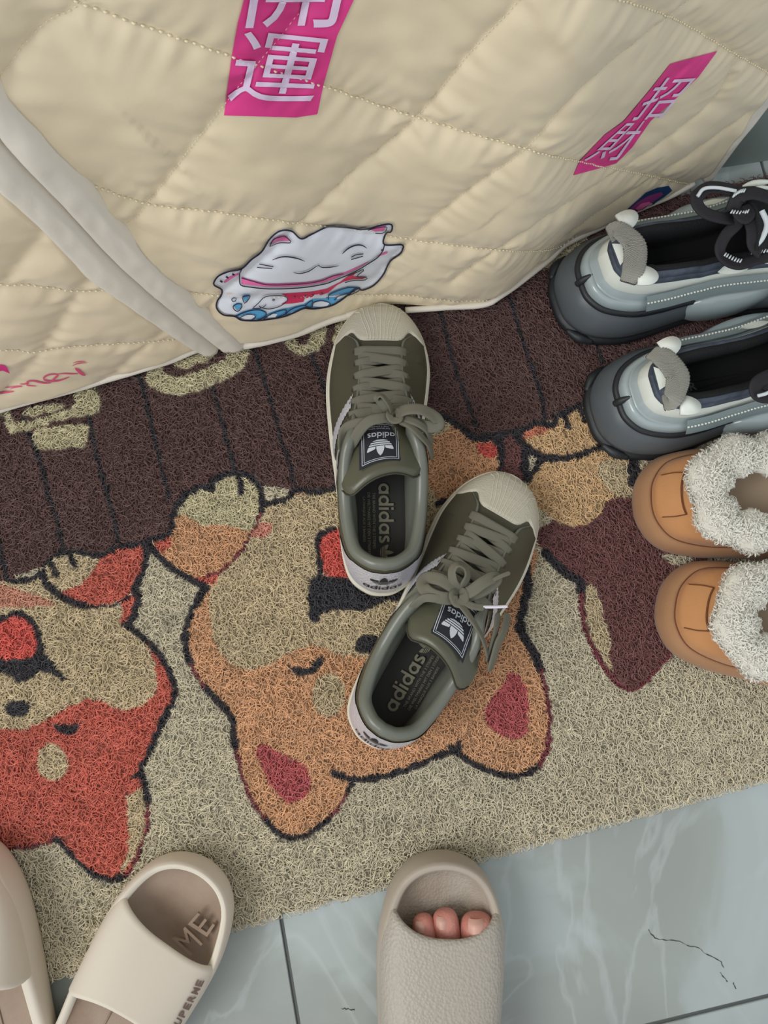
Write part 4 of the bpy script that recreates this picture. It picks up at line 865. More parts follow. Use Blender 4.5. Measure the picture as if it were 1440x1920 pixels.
L1 = [('lace_loop', [(738, 776, .093), (724, 768, .099), (712, 752, .105), (708, 745, .108), (716, 742, .110), (727, 755, .107), (736, 772, .096)], .0085, (.5, .9, 1.0, .9, .5)),
      ('lace_loop', [(742, 778, .094), (762, 768, .104), (790, 768, .106), (816, 782, .100), (822, 796, .097), (804, 800, .096), (770, 792, .094), (744, 781, .092)], .0105, (.2, .35, .2, .2, .3)),
      ('lace_tail', [(742, 782, .095), (715, 784, .101), (692, 790, .102), (675, 806, .099), (662, 828, .093), (653, 842, .086), (648, 848, .080)], .0090, (.2, .1, .3, .5)),
      ('lace_tail', [(738, 780, .096), (700, 788, .101), (664, 794, .096), (645, 806, .088), (640, 826, .082), (640, 846, .076)], .0075, (-.4, -.2, .4, .8)),
      ('lace_tail', [(748, 784, .096), (772, 800, .101), (790, 818, .098), (803, 834, .090), (808, 848, .082), (810, 860, .074)], .0080, (.3, .6, .8, .9)),
      ('lace_tail', [(752, 783, .097), (780, 792, .101), (800, 806, .096), (806, 824, .086), (806, 840, .078)], .0070, (.1, .3, .6, .8)),
      ('lace_knot', [(736, 770, .096), (730, 778, .101), (736, 788, .101), (748, 786, .101), (748, 774, .099), (740, 770, .096)], .0065, (.2, .4, .2, .4))]
L2 = [('lace_loop', [(860, 1108, .097), (850, 1090, .105), (848, 1070, .110), (858, 1058, .113), (872, 1064, .111), (876, 1080, .107), (866, 1104, .099)], .0090, (.6, .9, 1.0, .9, .6)),
      ('lace_loop', [(862, 1118, .097), (836, 1122, .103), (808, 1114, .104), (792, 1098, .100), (800, 1084, .098), (824, 1086, .103), (848, 1100, .102), (862, 1112, .098)], .0105, (.2, .3, .2, .1, .3)),
      ('lace_loop', [(866, 1116, .099), (884, 1108, .105), (906, 1092, .107), (926, 1082, .104), (930, 1088, .100), (914, 1102, .100), (890, 1114, .100), (868, 1120, .098)], .0100, (.3, .2, .2, .3)),
      ('lace_tail', [(924, 1088, .106), (940, 1080, .106), (956, 1074, .105)], .0035, (.2, .2)),
      ('lace_tail', [(850, 1124, .099), (820, 1122, .104), (795, 1122, .102), (776, 1136, .094), (770, 1146, .086)], .0075, (.2, .5, .6)),
      ('lace_tail', [(856, 1120, .096), (818, 1106, .098), (788, 1108, .094), (768, 1122, .088), (756, 1138, .080)], .0080, (.5, .4, .7)),
      ('lace_tail', [(862, 1122, .101), (880, 1134, .105), (896, 1138, .104), (908, 1138, .103)], .0060, (.3, .2)),
      ('aglet', [(906, 1138, .103), (928, 1138, .103), (951, 1137, .102)], 0, ()),
      ('lace_tail', [(856, 1124, .101), (876, 1150, .108), (896, 1180, .106), (908, 1206, .096), (914, 1232, .086)], .0060, (.3, .9, 1.1)),
      ('lace_tail', [(952, 1150, .080), (946, 1180, .086), (934, 1205, .088), (926, 1232, .084), (918, 1258, .078)], .0095, (.6, .8, .8, .9)),
      ('lace_tail', [(934, 1150, .086), (930, 1180, .090), (922, 1210, .088), (914, 1240, .080)], .0080, (.8, .9, 1.0)),
      ('lace_knot', [(858, 1108, .099), (850, 1116, .104), (856, 1130, .104), (868, 1128, .104), (870, 1114, .103), (862, 1108, .099)], .0080, (.2, .4, .2, .4))]
sneaker(f1, 'olive shell-toe sneaker pointing at the curtain, toe cap touching the hem', L1, GS_)
sneaker(f2, 'olive shell-toe sneaker turned aside in the middle of the mat, white lace tip showing', L2, GS_, -.009)
# ================================================================= chunky grey and black trainers, heels towards the camera
M_FLG = mat('teal_grey_flange', (122, 136, 138), rough=.45, coat=.2); M_TREAD = mat('black_rubber', (34, 38, 42), rough=.5, bump=('noise', 200, .2, .001))
M_GREYR = mat('grey_rubber', (92, 99, 104), rough=.42, spec=.45, bump=('noise', 260, .12, .0008), var=(20, .5, (80, 87, 92)))
M_LGREY = mat('clear_grey_rubber', (168, 180, 182), rough=.22, spec=.6, coat=.35, var=(16, .5, (150, 164, 168)))
M_WHITE = mat('white_plastic', (226, 232, 224), rough=.4); M_NAVYB = mat('slate_band', (84, 94, 110), rough=.7, bump=('noise', 500, .4, .0006), var=(60, .4, (52, 58, 70)))
M_BLK = mat('black_mesh_lining', (20, 21, 24), rough=.9, bump=('voronoi', 520, .5, .0008)); M_TAB = mat('grey_ribbed_webbing', (198, 198, 188), rough=.7, bump=('wave', 420, .9, .0012))
M_BLKI = mat('black_footbed', (13, 14, 16), rough=.9); M_LETG = mat('grey_footbed_print', (74, 78, 82), rough=.8)
M_BLACE = mat('black_flat_lace', (30, 28, 34), rough=.7, bump=('wave', 300, .4, .0005)); M_WLACE = mat('white_lace_edge', (206, 214, 220), rough=.6)
OUT_C = P2('0.006,.310,-.024,.303,-.044,.280,-.054,.245,-.056,.205,-.050,.160,-.046,.120,-.049,.075,-.048,.045,-.038,.018,-.020,.003,0,0,.020,.003,.038,.018,.048,.045,.049,.075,.044,.120,.046,.160,.052,.205,.053,.245,.044,.280,.026,.303')
def ring_frame(O):
    N = np.roll(O, -1, 0) - np.roll(O, 1, 0); N = np.stack([-N[:, 1], N[:, 0]], 1); N /= np.linalg.norm(N, axis=1)[:, None]
    c = O.mean(0); return N if ((O - c) * N).sum() > 0 else -N
def trainer(fr, label, laces, group, mirror):
    t = thing('trainer', label, 'shoe', tuple(fr.o), fr.rz, group)
    n = 200; O = spline(OUT_C, n, True); N = ring_frame(O); y = O[:, 1]
    heel = np.clip(1 - y / .11, 0, 1) ** .8                      # 1 at the heel, 0 along the sides
    toe = np.clip((y - .19) / .12, 0, 1)
    wave = np.sin(y * 2 * PI / .085)
    def rg(ih, is_, z, zs=None, zt=None, wv=0.0):
        ins = ih * heel + is_ * (1 - heel) + (.012 + z * .25) * toe ** 2 * (z > .02); zz = (z if zs is None else z * heel + zs * (1 - heel)) + 0 * y
        if zt is not None: zz = zz * (1 - toe) + zt * toe
        return np.c_[O - N * ins[:, None], zz + wv * wave * (1 - heel * .5)]
    def part(name, rings, m, cap=False, lab=None):
        V = np.concatenate(rings); f = grid_faces(len(rings), n, close_c=True)
        if cap: f += [tuple(range(n))[::-1], tuple((len(rings) - 1) * n + i for i in range(n))]
        o = recalc(obj(name, fr.w(V), f, m, t)); 
        if lab: o['label'] = lab
        return o
    tread = [rg(.010, .004, 0), rg(.001, .000, .002), rg(-.0035, -.001, .006), rg(-.002, 0, .011), rg(.004, .003, .013)]
    part('outsole', tread, M_TREAD, True, 'black rubber outsole')
    part('midsole', [rg(.004, .003, .012), rg(.000, .001, .014), rg(-.0008, .000, .022), rg(.0010, .001, .030, .028), rg(.0055, .003, .040, .034, .03), rg(.011, .006, .0465, .038, .032), rg(.0125, .008, .0470, .039, .033)], M_GREYR, False, 'sculpted grey rubber midsole')
    part('groove', [rg(.0115, .007, .045, .037, .031), rg(.0096, .0045, .0490, .041, .034, .0016), rg(.0120, .006, .0530, .044, .035, .0016), rg(.0165, .010, .0510, .044, .035)], M_TREAD, False, 'black wavy groove')
    part('heel_cushion', [rg(.0148, .008, .049, .043, .034), rg(.0138, .008, .053, .046, .036), rg(.0150, .009, .059, .050, .040), rg(.0185, .011, .0635, .052, .042), rg(.0190, .012, .0628, .0525, .043), rg(.0200, .012, .0655, .055, .046), rg(.0245, .015, .0715, .058, .050)], M_LGREY, False, 'glossy light grey translucent cushion')
    part('heel_counter', [rg(.0240, .015, .070, .057, .050), rg(.0238, .0155, .075, .060, .055), rg(.0262, .0175, .083, .065, .060), rg(.0285, .020, .087, .068, .064)], M_WHITE, False, 'white heel counter')
    cw = [rg(.0275, .019, .085, .066, .063), rg(.0265, .0185, .0885, .070, .068), rg(.0282, .0195, .0915, .073, .071), rg(.0300, .021, .0910, .074, .072)]
    part('collar_band', cw, M_NAVYB, False, 'slate blue collar band')
    part('collar_band', [rg(.0293, .0205, .0905, .073, .071), rg(.0288, .0205, .0945, .077, .073), rg(.0305, .022, .0985, .080, .074), rg(.0330, .024, .0985, .080, .074)], M_NAVYB)
    part('collar_lining', [rg(.0325, .0235, .0975, .079, .073), rg(.0352, .026, .1000, .082, .074), rg(.0385, .029, .0985, .081, .073), rg(.0405, .031, .092, .076, .070), rg(.0400, .030, .075, .065, .06), rg(.036, .026, .052, .050, .05), rg(.038, .028, .044, .044, .044)], M_BLK, False, 'black perforated lining')
    # footbed
    V = np.concatenate([rg(.034, .024, .0445, .0445, .044), np.array([[0, .15, .0445]])]); fb = recalc(obj('footbed', fr.w(V), [(i, (i + 1) % n, n) for i in range(n)], M_BLKI, t)); WM[fb.name] = WM[t.name]; fb['label'] = 'black footbed with faint lettering'
    sgn = fr.m
    fm = lambda a, b: fr.w(np.stack([-sgn * np.asarray(b), .048 + np.asarray(a), np.full(np.shape(a), .0452)], -1))
    mb = MB(); v, f_, asp = text_mesh('KERR', .02); mb.add(fm(v[:, 0] * .027 + .012, v[:, 1] * .0075 - .004), f_); mb.build('footbed_lettering', M_LETG, fb)
    # vamp closes the front, with a black tongue
    yy = np.linspace(.165, .298, 26)[:, None]; a = np.sin(np.linspace(-1, 1, 33) * PI / 2)[None]
    iH = int(np.argmin(O[:, 1])); lo = O[:iH]; lo = lo[lo[:, 1].argsort()]; hi = O[iH:]; hi = hi[hi[:, 1].argsort()]
    xl = np.interp(yy, lo[:, 1], lo[:, 0]) + .016; xr = np.interp(yy, hi[:, 1], hi[:, 0]) - .016; hz = np.interp(yy, [.165, .2, .24, .27, .290, .298], [.060, .050, .040, .030, .014, .002])
    P = np.stack([(xl + xr) / 2 + a * (xr - xl) / 2, yy + 0 * a, .038 + hz * np.clip(1 - np.abs(a) ** 2.6, 0, 1) ** .6], -1); recalc(obj('vamp', fr.w(P.reshape(-1, 3)), grid_faces(26, 33), M_LGREY, t))
    s = np.linspace(0, 1, 18)[:, None]; a = np.linspace(-1, 1, 13)[None]; P = np.stack([a * (.022 + .008 * s), .205 - .062 * s + 0 * a - .006 * a ** 2 * s, .088 + .030 * s - .010 * a ** 2], -1)
    P2_ = P.copy(); P2_[..., 2] -= .006; P2_[..., 1] -= .001; V = np.concatenate([P, P2_[::-1]]); recalc(obj('tongue', fr.w(V.reshape(-1, 3)), grid_faces(36, 13, close_r=True), M_BLK, t))
    # zebra-like overlay patches on the quarter (white shapes on black)
    q = MB()
    # moulded pod halfway along each side
    for sd in (-1, 1):
        A = np.linspace(0, 2 * PI, 28)[:-1]; rr = []
        for h, k_ in ((.012, .85), (.020, 1.0), (.034, 1.02), (.045, .88), (.050, .55), (.051, .05)):
            rr.append(np.stack([sd * (.040 + .014 * k_ * np.cos(A)), .150 + .045 * k_ * np.sin(A), h + 0 * A], 1))
        V = np.concatenate(rr); o = recalc(obj('side_pod', fr.w(V), grid_faces(len(rr), 27, close_c=True) + [tuple(5 * 27 + i for i in range(27))], M_LGREY, t)); o['label'] = 'light grey moulded side pod'
        # stitched flange
        ids = (O[:, 0] * sd > 0) & (y > .055) & (y < .20); c = rg(.010, .004, .056)[ids]; c = c[c[:, 1].argsort()]; c = spline(c, 60)
        up_ = c.copy(); up_[:, 2] += .010 ; up_[:, 0] -= sd * .010; V = np.stack([c, c * .5 + up_ * .5 + (0, 0, .002), up_], 1); recalc(obj('side_flange', fr.w(V.reshape(-1, 3)), grid_faces(60, 3), M_FLG, t))
        st_ = MB(); cc_ = c * .55 + up_ * .45 + (0, 0, .0028); cc_ = spline(cc_, 46)
        for k_ in range(0, 45): st_.add(*tube_vf(fr.w(np.stack([cc_[k_], cc_[k_] * .4 + cc_[k_ + 1] * .6])), .0009, 5))
        o = st_.build('flange_stitches', M_WHITE, t); o['kind'] = 'stuff'
        # white overlays by the lacing
        for y0_, L_ in ((.118, .030), (.160, .035)):
            s_ = np.linspace(0, 1, 12)[:, None]; w_ = np.linspace(-1, 1, 4)[None]; iy = y0_ + L_ * s_ + 0 * w_; xx = sd * (.0305 + .002 * s_ + .0035 * w_ * np.sin(s_ * PI) ** .6); zz = .083 - .003 * w_ * 1 - (iy - .118) * .05
            recalc(obj('white_overlay', fr.w(np.stack([xx, iy, zz + 0 * s_], -1).reshape(-1, 3)), grid_faces(12, 4), M_WHITE, t))
    # little black clip over the heel groove
    c = np.array([[0, .009, .049], [0, .013, .056], [0, .019, .0615], [0, .0235, .063]]); obj('heel_clip', *tube_vf(fr.w(spline(c, 14)), np.interp(np.linspace(0, 1, 14), [0, .3, 1], [.0030, .0032, .0012]), 8), M_TREAD, t)
    # two black lugs at the rear corners of the tread
    for sd in (-1, 1):
        p = np.array([[sd * .026, .004, .008], [sd * .036, .012, .009], [sd * .043, .024, .008]]); obj('tread_lug', *tube_vf(fr.w(spline(p, 12)), np.interp(np.linspace(0, 1, 12), [0, .5, 1], [.003, .0055, .003]), 8), M_TREAD, t)
    # white ears each side of the pull tab and the ribbed tab itself
    for sd in (-1, 1):
        A = np.linspace(0, PI, 14); cx, cy = sd * .0235, .040; d_ = np.array([sd * .35, .94]); d_ /= np.linalg.norm(d_); pr = np.array([d_[1], -d_[0]])
        pts = [np.array([cx, cy]) + pr * .0085 * math.cos(a_) + d_ * .017 * math.sin(a_) ** .8 for a_ in A]; V = [(*p, .1005 - .002 * i / 14) for i, p in enumerate(pts)] + [(*p, .0975) for p in pts]; m_ = len(pts)
        recalc(obj('heel_ear', fr.w(np.array(V)), [tuple(range(m_)), tuple(range(2 * m_ - 1, m_ - 1, -1))] + [(i, (i + 1) % m_, m_ + (i + 1) % m_, m_ + i) for i in range(m_)], M_WHITE, t))
    sgn = 1 if not mirror else -1
    path = np.array([[.018, .0300, .093], [.018, .0330, .1018], [.010, .0385, .1035], [.001, .0425, .1028], [-.010, .0405, .1015], [-.020, .0355, .0995], [-.026, .032, .093]]); path[:, 0] *= 1
    q = spline(path, 72); w_ = np.interp(np.linspace(0, 1, 72), [0, .2, .5, .8, 1], [.014, .017, .021, .019, .014]); q[:, 2] += .0009 * (np.arange(72) % 2)
    tb = obj('pull_tab', *strap_vf(fr.w(q), w_, .0022, up=(0, 0, 1)), M_TAB, t); tb['label'] = 'light grey ribbed webbing pull tab'
    V = fr.w(np.array([[.008, .0265, .0992], [-.012, .0275, .0990], [-.006, .036, .1000], [.005, .035, .1005]])); obj('tab_patch', V + np.array([0, 0, .0004]), [(0, 1, 2, 3)], M_WHITE, t)
    # laces and pale zebra strokes on the far quarter
    for kind, pts, w in laces:
        q = spline(np.array([at(*p) for p in pts]), 14 * len(pts)); mb = MB()
        if kind == 'zebra': mb.add(*tube_vf(q, np.sin(np.linspace(.2, PI - .2, len(q))) * w, 6)); mb.build('zebra_overlay', M_WHITE, t)
        elif kind == 'edge': mb.add(*tube_vf(q, w / 2, 6)); mb.build('lace_edge', M_WLACE, t)
        elif kind == 'dash':
            L = np.linspace(0, len(q) - 1, 8).astype(int)
            for i in L[:-1]:
                d_ = q[min(i + 4, len(q) - 1)] - q[i]; mb.add(*tube_vf(np.stack([q[i], q[i] + d_ * .30 + (.0015, .003, 0)]), .0007, 5))
            o = mb.build('lace_dashes', M_WLACE, t); o['kind'] = 'stuff'
        else: mb.add(*strap_vf(q, w, .0022)); mb.build(kind, M_BLACE, t)
    return t
GT = 'pair of chunky grey and black trainers'
def place(px, py, z, qx, qy, qz, length):
    a = at(px, py, z)[:2]; b = at(qx, qy, qz)[:2]; d = (b - a) / np.linalg.norm(b - a); return a, a + d * length
ha, ta = place(1040, 574, .018, 1440, 478, .018, .31); fA = Frame(ha, ta, -1); fA.L = .31
hb, tb_ = place(1106, 786, .018, 1440, 706, .018, .31); fB = Frame(hb, tb_, 1); fB.L = .31
LA_ = [('lace_loop', [(1386, 412, .118), (1350, 408, .128), (1318, 396, .132), (1306, 372, .134), (1330, 352, .134), (1370, 356, .132), (1400, 372, .126), (1400, 392, .12)], .011),
       ('edge', [(1308, 368, .138), (1320, 354, .139), (1345, 352, .139), (1380, 358, .137)], .0030), ('edge', [(1428, 395, .128), (1438, 420, .126), (1430, 445, .122), (1418, 460, .118)], .0050),
       ('lace_loop', [(1372, 396, .126), (1385, 370, .134), (1410, 362, .136), (1445, 372, .134), (1480, 392, .130)], .012),
       ('lace_tail', [(1392, 400, .126), (1382, 420, .122), (1362, 440, .118), (1350, 466, .114), (1358, 486, .110), (1384, 496, .108), (1420, 486, .108), (1470, 476, .108)], .010),
       ('lace_tail', [(1400, 398, .124), (1410, 430, .124), (1412, 460, .120), (1424, 476, .114)], .011),
       ('dash', [(1370, 400, .131), (1390, 402, .131), (1405, 398, .130)], .001), ('dash', [(1358, 480, .116), (1378, 490, .115), (1392, 493, .114)], .001), ('dash', [(1408, 476, .114), (1430, 474, .114), (1450, 470, .114)], .001), ('dash', [(1374, 370, .140), (1386, 362, .140), (1398, 360, .140)], .001),
       ('zebra', [(1392, 349, .09), (1410, 344, .092), (1450, 340, .094)], .003), ('zebra', [(1404, 360, .094), (1420, 354, .096), (1450, 352, .098)], .0026), ('zebra', [(1412, 370, .098), (1428, 362, .10), (1450, 362, .102)], .0022),
       ('lace_knot', [(1386, 388, .126), (1384, 402, .130), (1396, 410, .130), (1406, 398, .128), (1396, 386, .126)], .010)]
LB2 = [('lace_loop', [(1470, 700, .112), (1445, 704, .122), (1420, 718, .124), (1418, 738, .122), (1440, 744, .118), (1475, 730, .112)], .011), ('edge', [(1421, 742, .126), (1436, 738, .126), (1452, 730, .126)], .0030), ('lace_tail', [(1430, 722, .118), (1450, 745, .114), (1480, 760, .108)], .010)]
trainer(fA, 'chunky trainer nearer the curtain, black laces tied in a loose bow', LA_, GT, False)
trainer(fB, 'chunky grey trainer between its twin and the tan slippers', LB2, GT, True)
# ================================================================= tan suede slippers with fleece lining
M_SUEDE = mat('tan_suede', (192, 139, 92), rough=.95, sheen=.12, bump=('noise', 900, .35, .0008), var=(28, .5, (180, 126, 80)))
M_FOX = mat('tan_suede_sole_wrap', (168, 127, 92), rough=.9, sheen=.1, bump=('noise', 700, .25, .0008), var=(18, .5, (154, 114, 80)))
M_FLEECE = mat('white_fleece', (226, 224, 214), rough=1.0, sheen=.4); M_FLEECEB = mat('fleece_base', (214, 210, 198), rough=1.0, bump=('noise', 180, .8, .004))
M_TAUPE = mat('taupe_footbed', (166, 146, 124), rough=.95, bump=('noise', 1200, .3, .0008)); M_TST = mat('ochre_stitch', (214, 160, 84), rough=.7); M_TCUT = mat('dark_brown_seam', (112, 66, 40), rough=.9)
OUT_T = P2('0.004,.262,-.024,.256,-.042,.236,-.050,.205,-.050,.170,-.045,.130,-.042,.085,-.041,.050,-.034,.020,-.018,.004,0,0,.018,.004,.034,.020,.041,.050,.042,.085,.044,.130,.047,.170,.047,.205,.040,.236,.024,.256')
def fur_slipper(fr, label, group, seed):
    t = thing('fleece_slipper', label, 'slipper', tuple(fr.o), fr.rz, group); g = np.random.default_rng(seed)
    n = 160; O = spline(OUT_T * (1.15, 1.0), n, True); N = ring_frame(O); y = O[:, 1]; toe = np.clip((y - .13) / .05, 0, 1); toe = toe * toe * (3 - 2 * toe)
    def rg(ins, z): return np.c_[O - N * ins, z + 0 * y]
    def part(name, rings, m, cap=False, lab=None):
        V = np.concatenate(rings); f = grid_faces(len(rings), n, close_c=True)
        if cap: f += [tuple(range(n))[::-1], tuple((len(rings) - 1) * n + i for i in range(n))]
        o = recalc(obj(name, fr.w(V), f, m, t)); 
        if lab: o['label'] = lab
        return o
    part('sole', [rg(.003, 0), rg(0, .002), rg(-.0008, .010), rg(.0006, .020), rg(.0035, .0265), rg(.0075, .0285), rg(.0082, .0270)], M_FOX, True, 'darker tan suede sole wrap')
    A = rg(.0078, .0275); hh = (np.interp(y, [0, .05, .10, .14, .262], [.064, .060, .056, .060, .060]))
    hn = np.clip(1 - y / .11, 0, 1)
    def sh_(ix, hy, z, c=1.0):
        # c: how far the front of the ring is drawn back over the instep (1 = foot opening, 0 = sole outline)
        yy_ = y + hy * hn; f_ = np.clip(yy_ - .105, 0, 1); return np.c_[O[:, 0] * (1 - ix / .048), yy_ - c * f_ * .52, z + 0 * y]
    # upper around heel and sides, fold of fleece on top
    u = [rg(.0078, .0265), rg(.0070, .030), rg(.0085, .038), sh_(.007, .017, .046, .35), sh_(.0095, .025, .053, .75), sh_(.011, .0300, 0) + np.c_[0 * y, 0 * y, hh]]
    part('upper', u, M_SUEDE, False, 'tan suede upper')
    iH = int(np.argmin(y))
    # fleece collar: a fat roll with an uneven surface
    k = 18; ang_ = np.linspace(0, 2 * PI, k, endpoint=False); CC = sh_(.0165, .0405, 0)[:, :2]; C = CC; zc = hh + .001; V = []
    keep = y < .175
    rr = .0093 + .0018 * np.sin(np.arange(n) * 2 * PI / n * 13) + .0030 * np.convolve(np.pad(g.random(n), 4, 'wrap'), np.ones(9) / 9, 'valid')
    ringN = np.c_[N, 0 * y]
    for a_ in ang_:
        ra = rr * (1 + .10 * math.sin(3 * a_)); V.append(np.c_[C, zc] + ringN * (1.45 * ra * math.cos(a_))[:, None] + np.array([0, 0, 1]) * (ra * .95 * math.sin(a_))[:, None])
    V = np.stack(V, 1)                                  # (n, k, 3)
    V += (g.random(V.shape) - .5) * .0016
    fc = recalc(obj('fleece_collar', fr.w(V.reshape(-1, 3)), grid_faces(n, k, close_c=True, close_r=True), M_FLEECEB, t)); fc['label'] = 'thick white fleece collar'; WM[fc.name] = WM[t.name]
    # fleece lining going down to the footbed
    L_ = [sh_(.024, .052, 0) + np.c_[0 * y, 0 * y, zc - .002], sh_(.023, .050, .048), sh_(.020, .040, .036), sh_(.014, .026, .031)]
    part('fleece_lining', L_, M_FLEECEB)
    # locks of fleece: curled tapering strands joined as one part
    nl = 17000; io = g.integers(0, n, nl); ia = g.uniform(-1.9, 2.6, nl); ra = rr[io]; base = np.c_[C[io], zc[io]]; dirn = ringN[io] * np.cos(ia)[:, None] * 1.0 + np.array([0, 0, 1]) * np.sin(ia)[:, None]
    base = base + ringN[io] * (1.40 * ra * np.cos(ia))[:, None] + np.array([0, 0, 1]) * (ra * .92 * np.sin(ia))[:, None]; base[:, :2] += g.normal(0, .0010, (nl, 2))
    Ls = g.uniform(.0022, .0044, nl)[:, None]; bend = g.normal(0, 1, (nl, 3)); bend -= dirn * (bend * dirn).sum(1)[:, None]; bend /= np.linalg.norm(bend, axis=1)[:, None]
    P = [base, base + dirn * Ls * .45 + bend * Ls * .25, base + dirn * Ls * .62 + bend * Ls * .75, base + dirn * Ls * .45 + bend * Ls * 1.15]; wds = [.00050, .00048, .00038, .0001]
    sd_ = np.cross(dirn, bend); VV = []
    for p, w_ in zip(P, wds): VV += [p - sd_ * w_, p + (dirn + bend) * w_ * .5, p + sd_ * w_]
    VV = np.stack(VV, 1); idx = np.arange(nl * 12).reshape(nl, 4, 3); Q_ = np.concatenate([np.stack([idx[:, :-1, j], idx[:, 1:, j], idx[:, 1:, j + 1], idx[:, :-1, j + 1]], -1).reshape(-1, 4) for j in (0, 1)])
    Wv = fr.w(VV.reshape(-1, 3)); mi = np.array(WM[t.name].inverted()); Wv = Wv @ mi[:3, :3].T + mi[:3, 3]; o = raw_mesh('fleece_locks', Wv, Q_, None, M_FLEECE, fc); o['kind'] = 'stuff'
    V = np.concatenate([sh_(.013, .024, .0325, .2), np.array([[0, .12, .0325]])]); recalc(obj('footbed', fr.w(V), [(i, (i + 1) % n, n) for i in range(n)], M_TAUPE, t))['label'] = 'taupe footbed'
    # heel patch: a stitched rounded panel with cut seams
    U = np.stack(u)
    def Hs(c, s, off=.0009):
        c = (np.asarray(c, float) * n + iH) % n; s = np.clip(np.asarray(s, float), 0, .999) * 5; i = c.astype(int) % n; i2 = (i + 1) % n; j = s.astype(int); fc_ = (c % 1)[..., None]; fs = (s - j)[..., None]
        p = U[j, i] * (1 - fc_) * (1 - fs) + U[j, i2] * fc_ * (1 - fs) + U[j + 1, i] * (1 - fc_) * fs + U[j + 1, i2] * fc_ * fs; nn = np.c_[N[i], .55 + 0 * N[i][:, 0]]; nn /= np.linalg.norm(nn, axis=1)[:, None]; return p + nn * off
    m_ = 14; X, Y = np.meshgrid(np.linspace(-.034, .034, m_), np.linspace(.34, .76, 8)); hp_ = recalc(obj('heel_patch', fr.w(Hs(X.ravel(), Y.ravel(), .0013)), grid_faces(8, m_), M_SUEDE, t)); hp_['label'] = 'stitched suede heel patch'; WM[hp_.name] = WM[t.name]
    q = np.concatenate([np.stack([np.full(8, -.034), np.linspace(.42, .78, 8)], 1), np.stack([np.linspace(-.034, .034, 14), .78 + 0 * np.zeros(14)], 1), np.stack([np.full(8, .034), np.linspace(.78, .42, 8)], 1)])
    obj('patch_seam', *tube_vf(fr.w(Hs(q[:, 0], q[:, 1], .0015)), .00055, 5), M_TCUT, hp_)
    mb = MB()
    for c_ in np.arange(-.13, .13, .0042):
        mb.add(*tube_vf(fr.w(Hs(np.array([c_, c_ + .0026]), np.array([.92, .92]), .0012)), .0006, 5))
    o = mb.build('collar_stitches', M_TST, t); o['kind'] = 'stuff'
    q = np.linspace(-.30, .30, 90); obj('sole_seam', *tube_vf(fr.w(Hs(q, .10 + 0 * q, .0006)), .0006, 5), M_TCUT, t)
    return t
GF = 'pair of tan fleece-lined suede slippers'
h1_, t1_ = place(1190, 944, .02, 1440, 944, .02, .262); h2_, t2_ = place(1234, 1130, .02, 1440, 1176, .02, .262)
F3 = Frame(h1_, t1_, 1); F4 = Frame(h2_, t2_, -1); F3.k = F4.k = 1.03
fur_slipper(F3, 'tan suede fleece slipper, upper of the two, beside the grey trainers', GF, 5)
fur_slipper(F4, 'tan suede fleece slipper, lower of the two, over the cream of the mat', GF, 6)
# ================================================================= one-piece foam slides
M_EVA = mat('oatmeal_foam', (204, 195, 181), rough=.6, bump=('noise', 500, .1, .0005)); M_EVAR = mat('pale_foam_rim', (226, 222, 206), rough=.45)
M_FB = mat('worn_taupe_footbed', (158, 140, 124), rough=.7, bump=('noise', 700, .35, .0008), var=(22, .45, (128, 106, 88))); M_LOGO = mat('brown_foam_lettering', (112, 92, 84), rough=.8)
M_EVAG = mat('grey_foam', (167, 160, 150), rough=.5, bump=('voronoi', 430, .55, .0012)); M_FBG = mat('grey_stained_footbed', (170, 162, 150), rough=.75, bump=('voronoi', 500, .5, .0012), var=(16, .35, (134, 112, 90)))
M_EVAS = mat('grey_foam_smooth', (168, 158, 145), rough=.6, bump=('noise', 300, .2, .0008))
OUT_S = P2('0,.285,-.024,.279,-.041,.262,-.050,.236,-.053,.205,-.050,.160,-.046,.110,-.045,.070,-.042,.036,-.030,.010,-.012,.001,0,0,.012,.001,.030,.010,.042,.036,.045,.070,.047,.110,.051,.160,.053,.205,.050,.236,.041,.262,.024,.279')
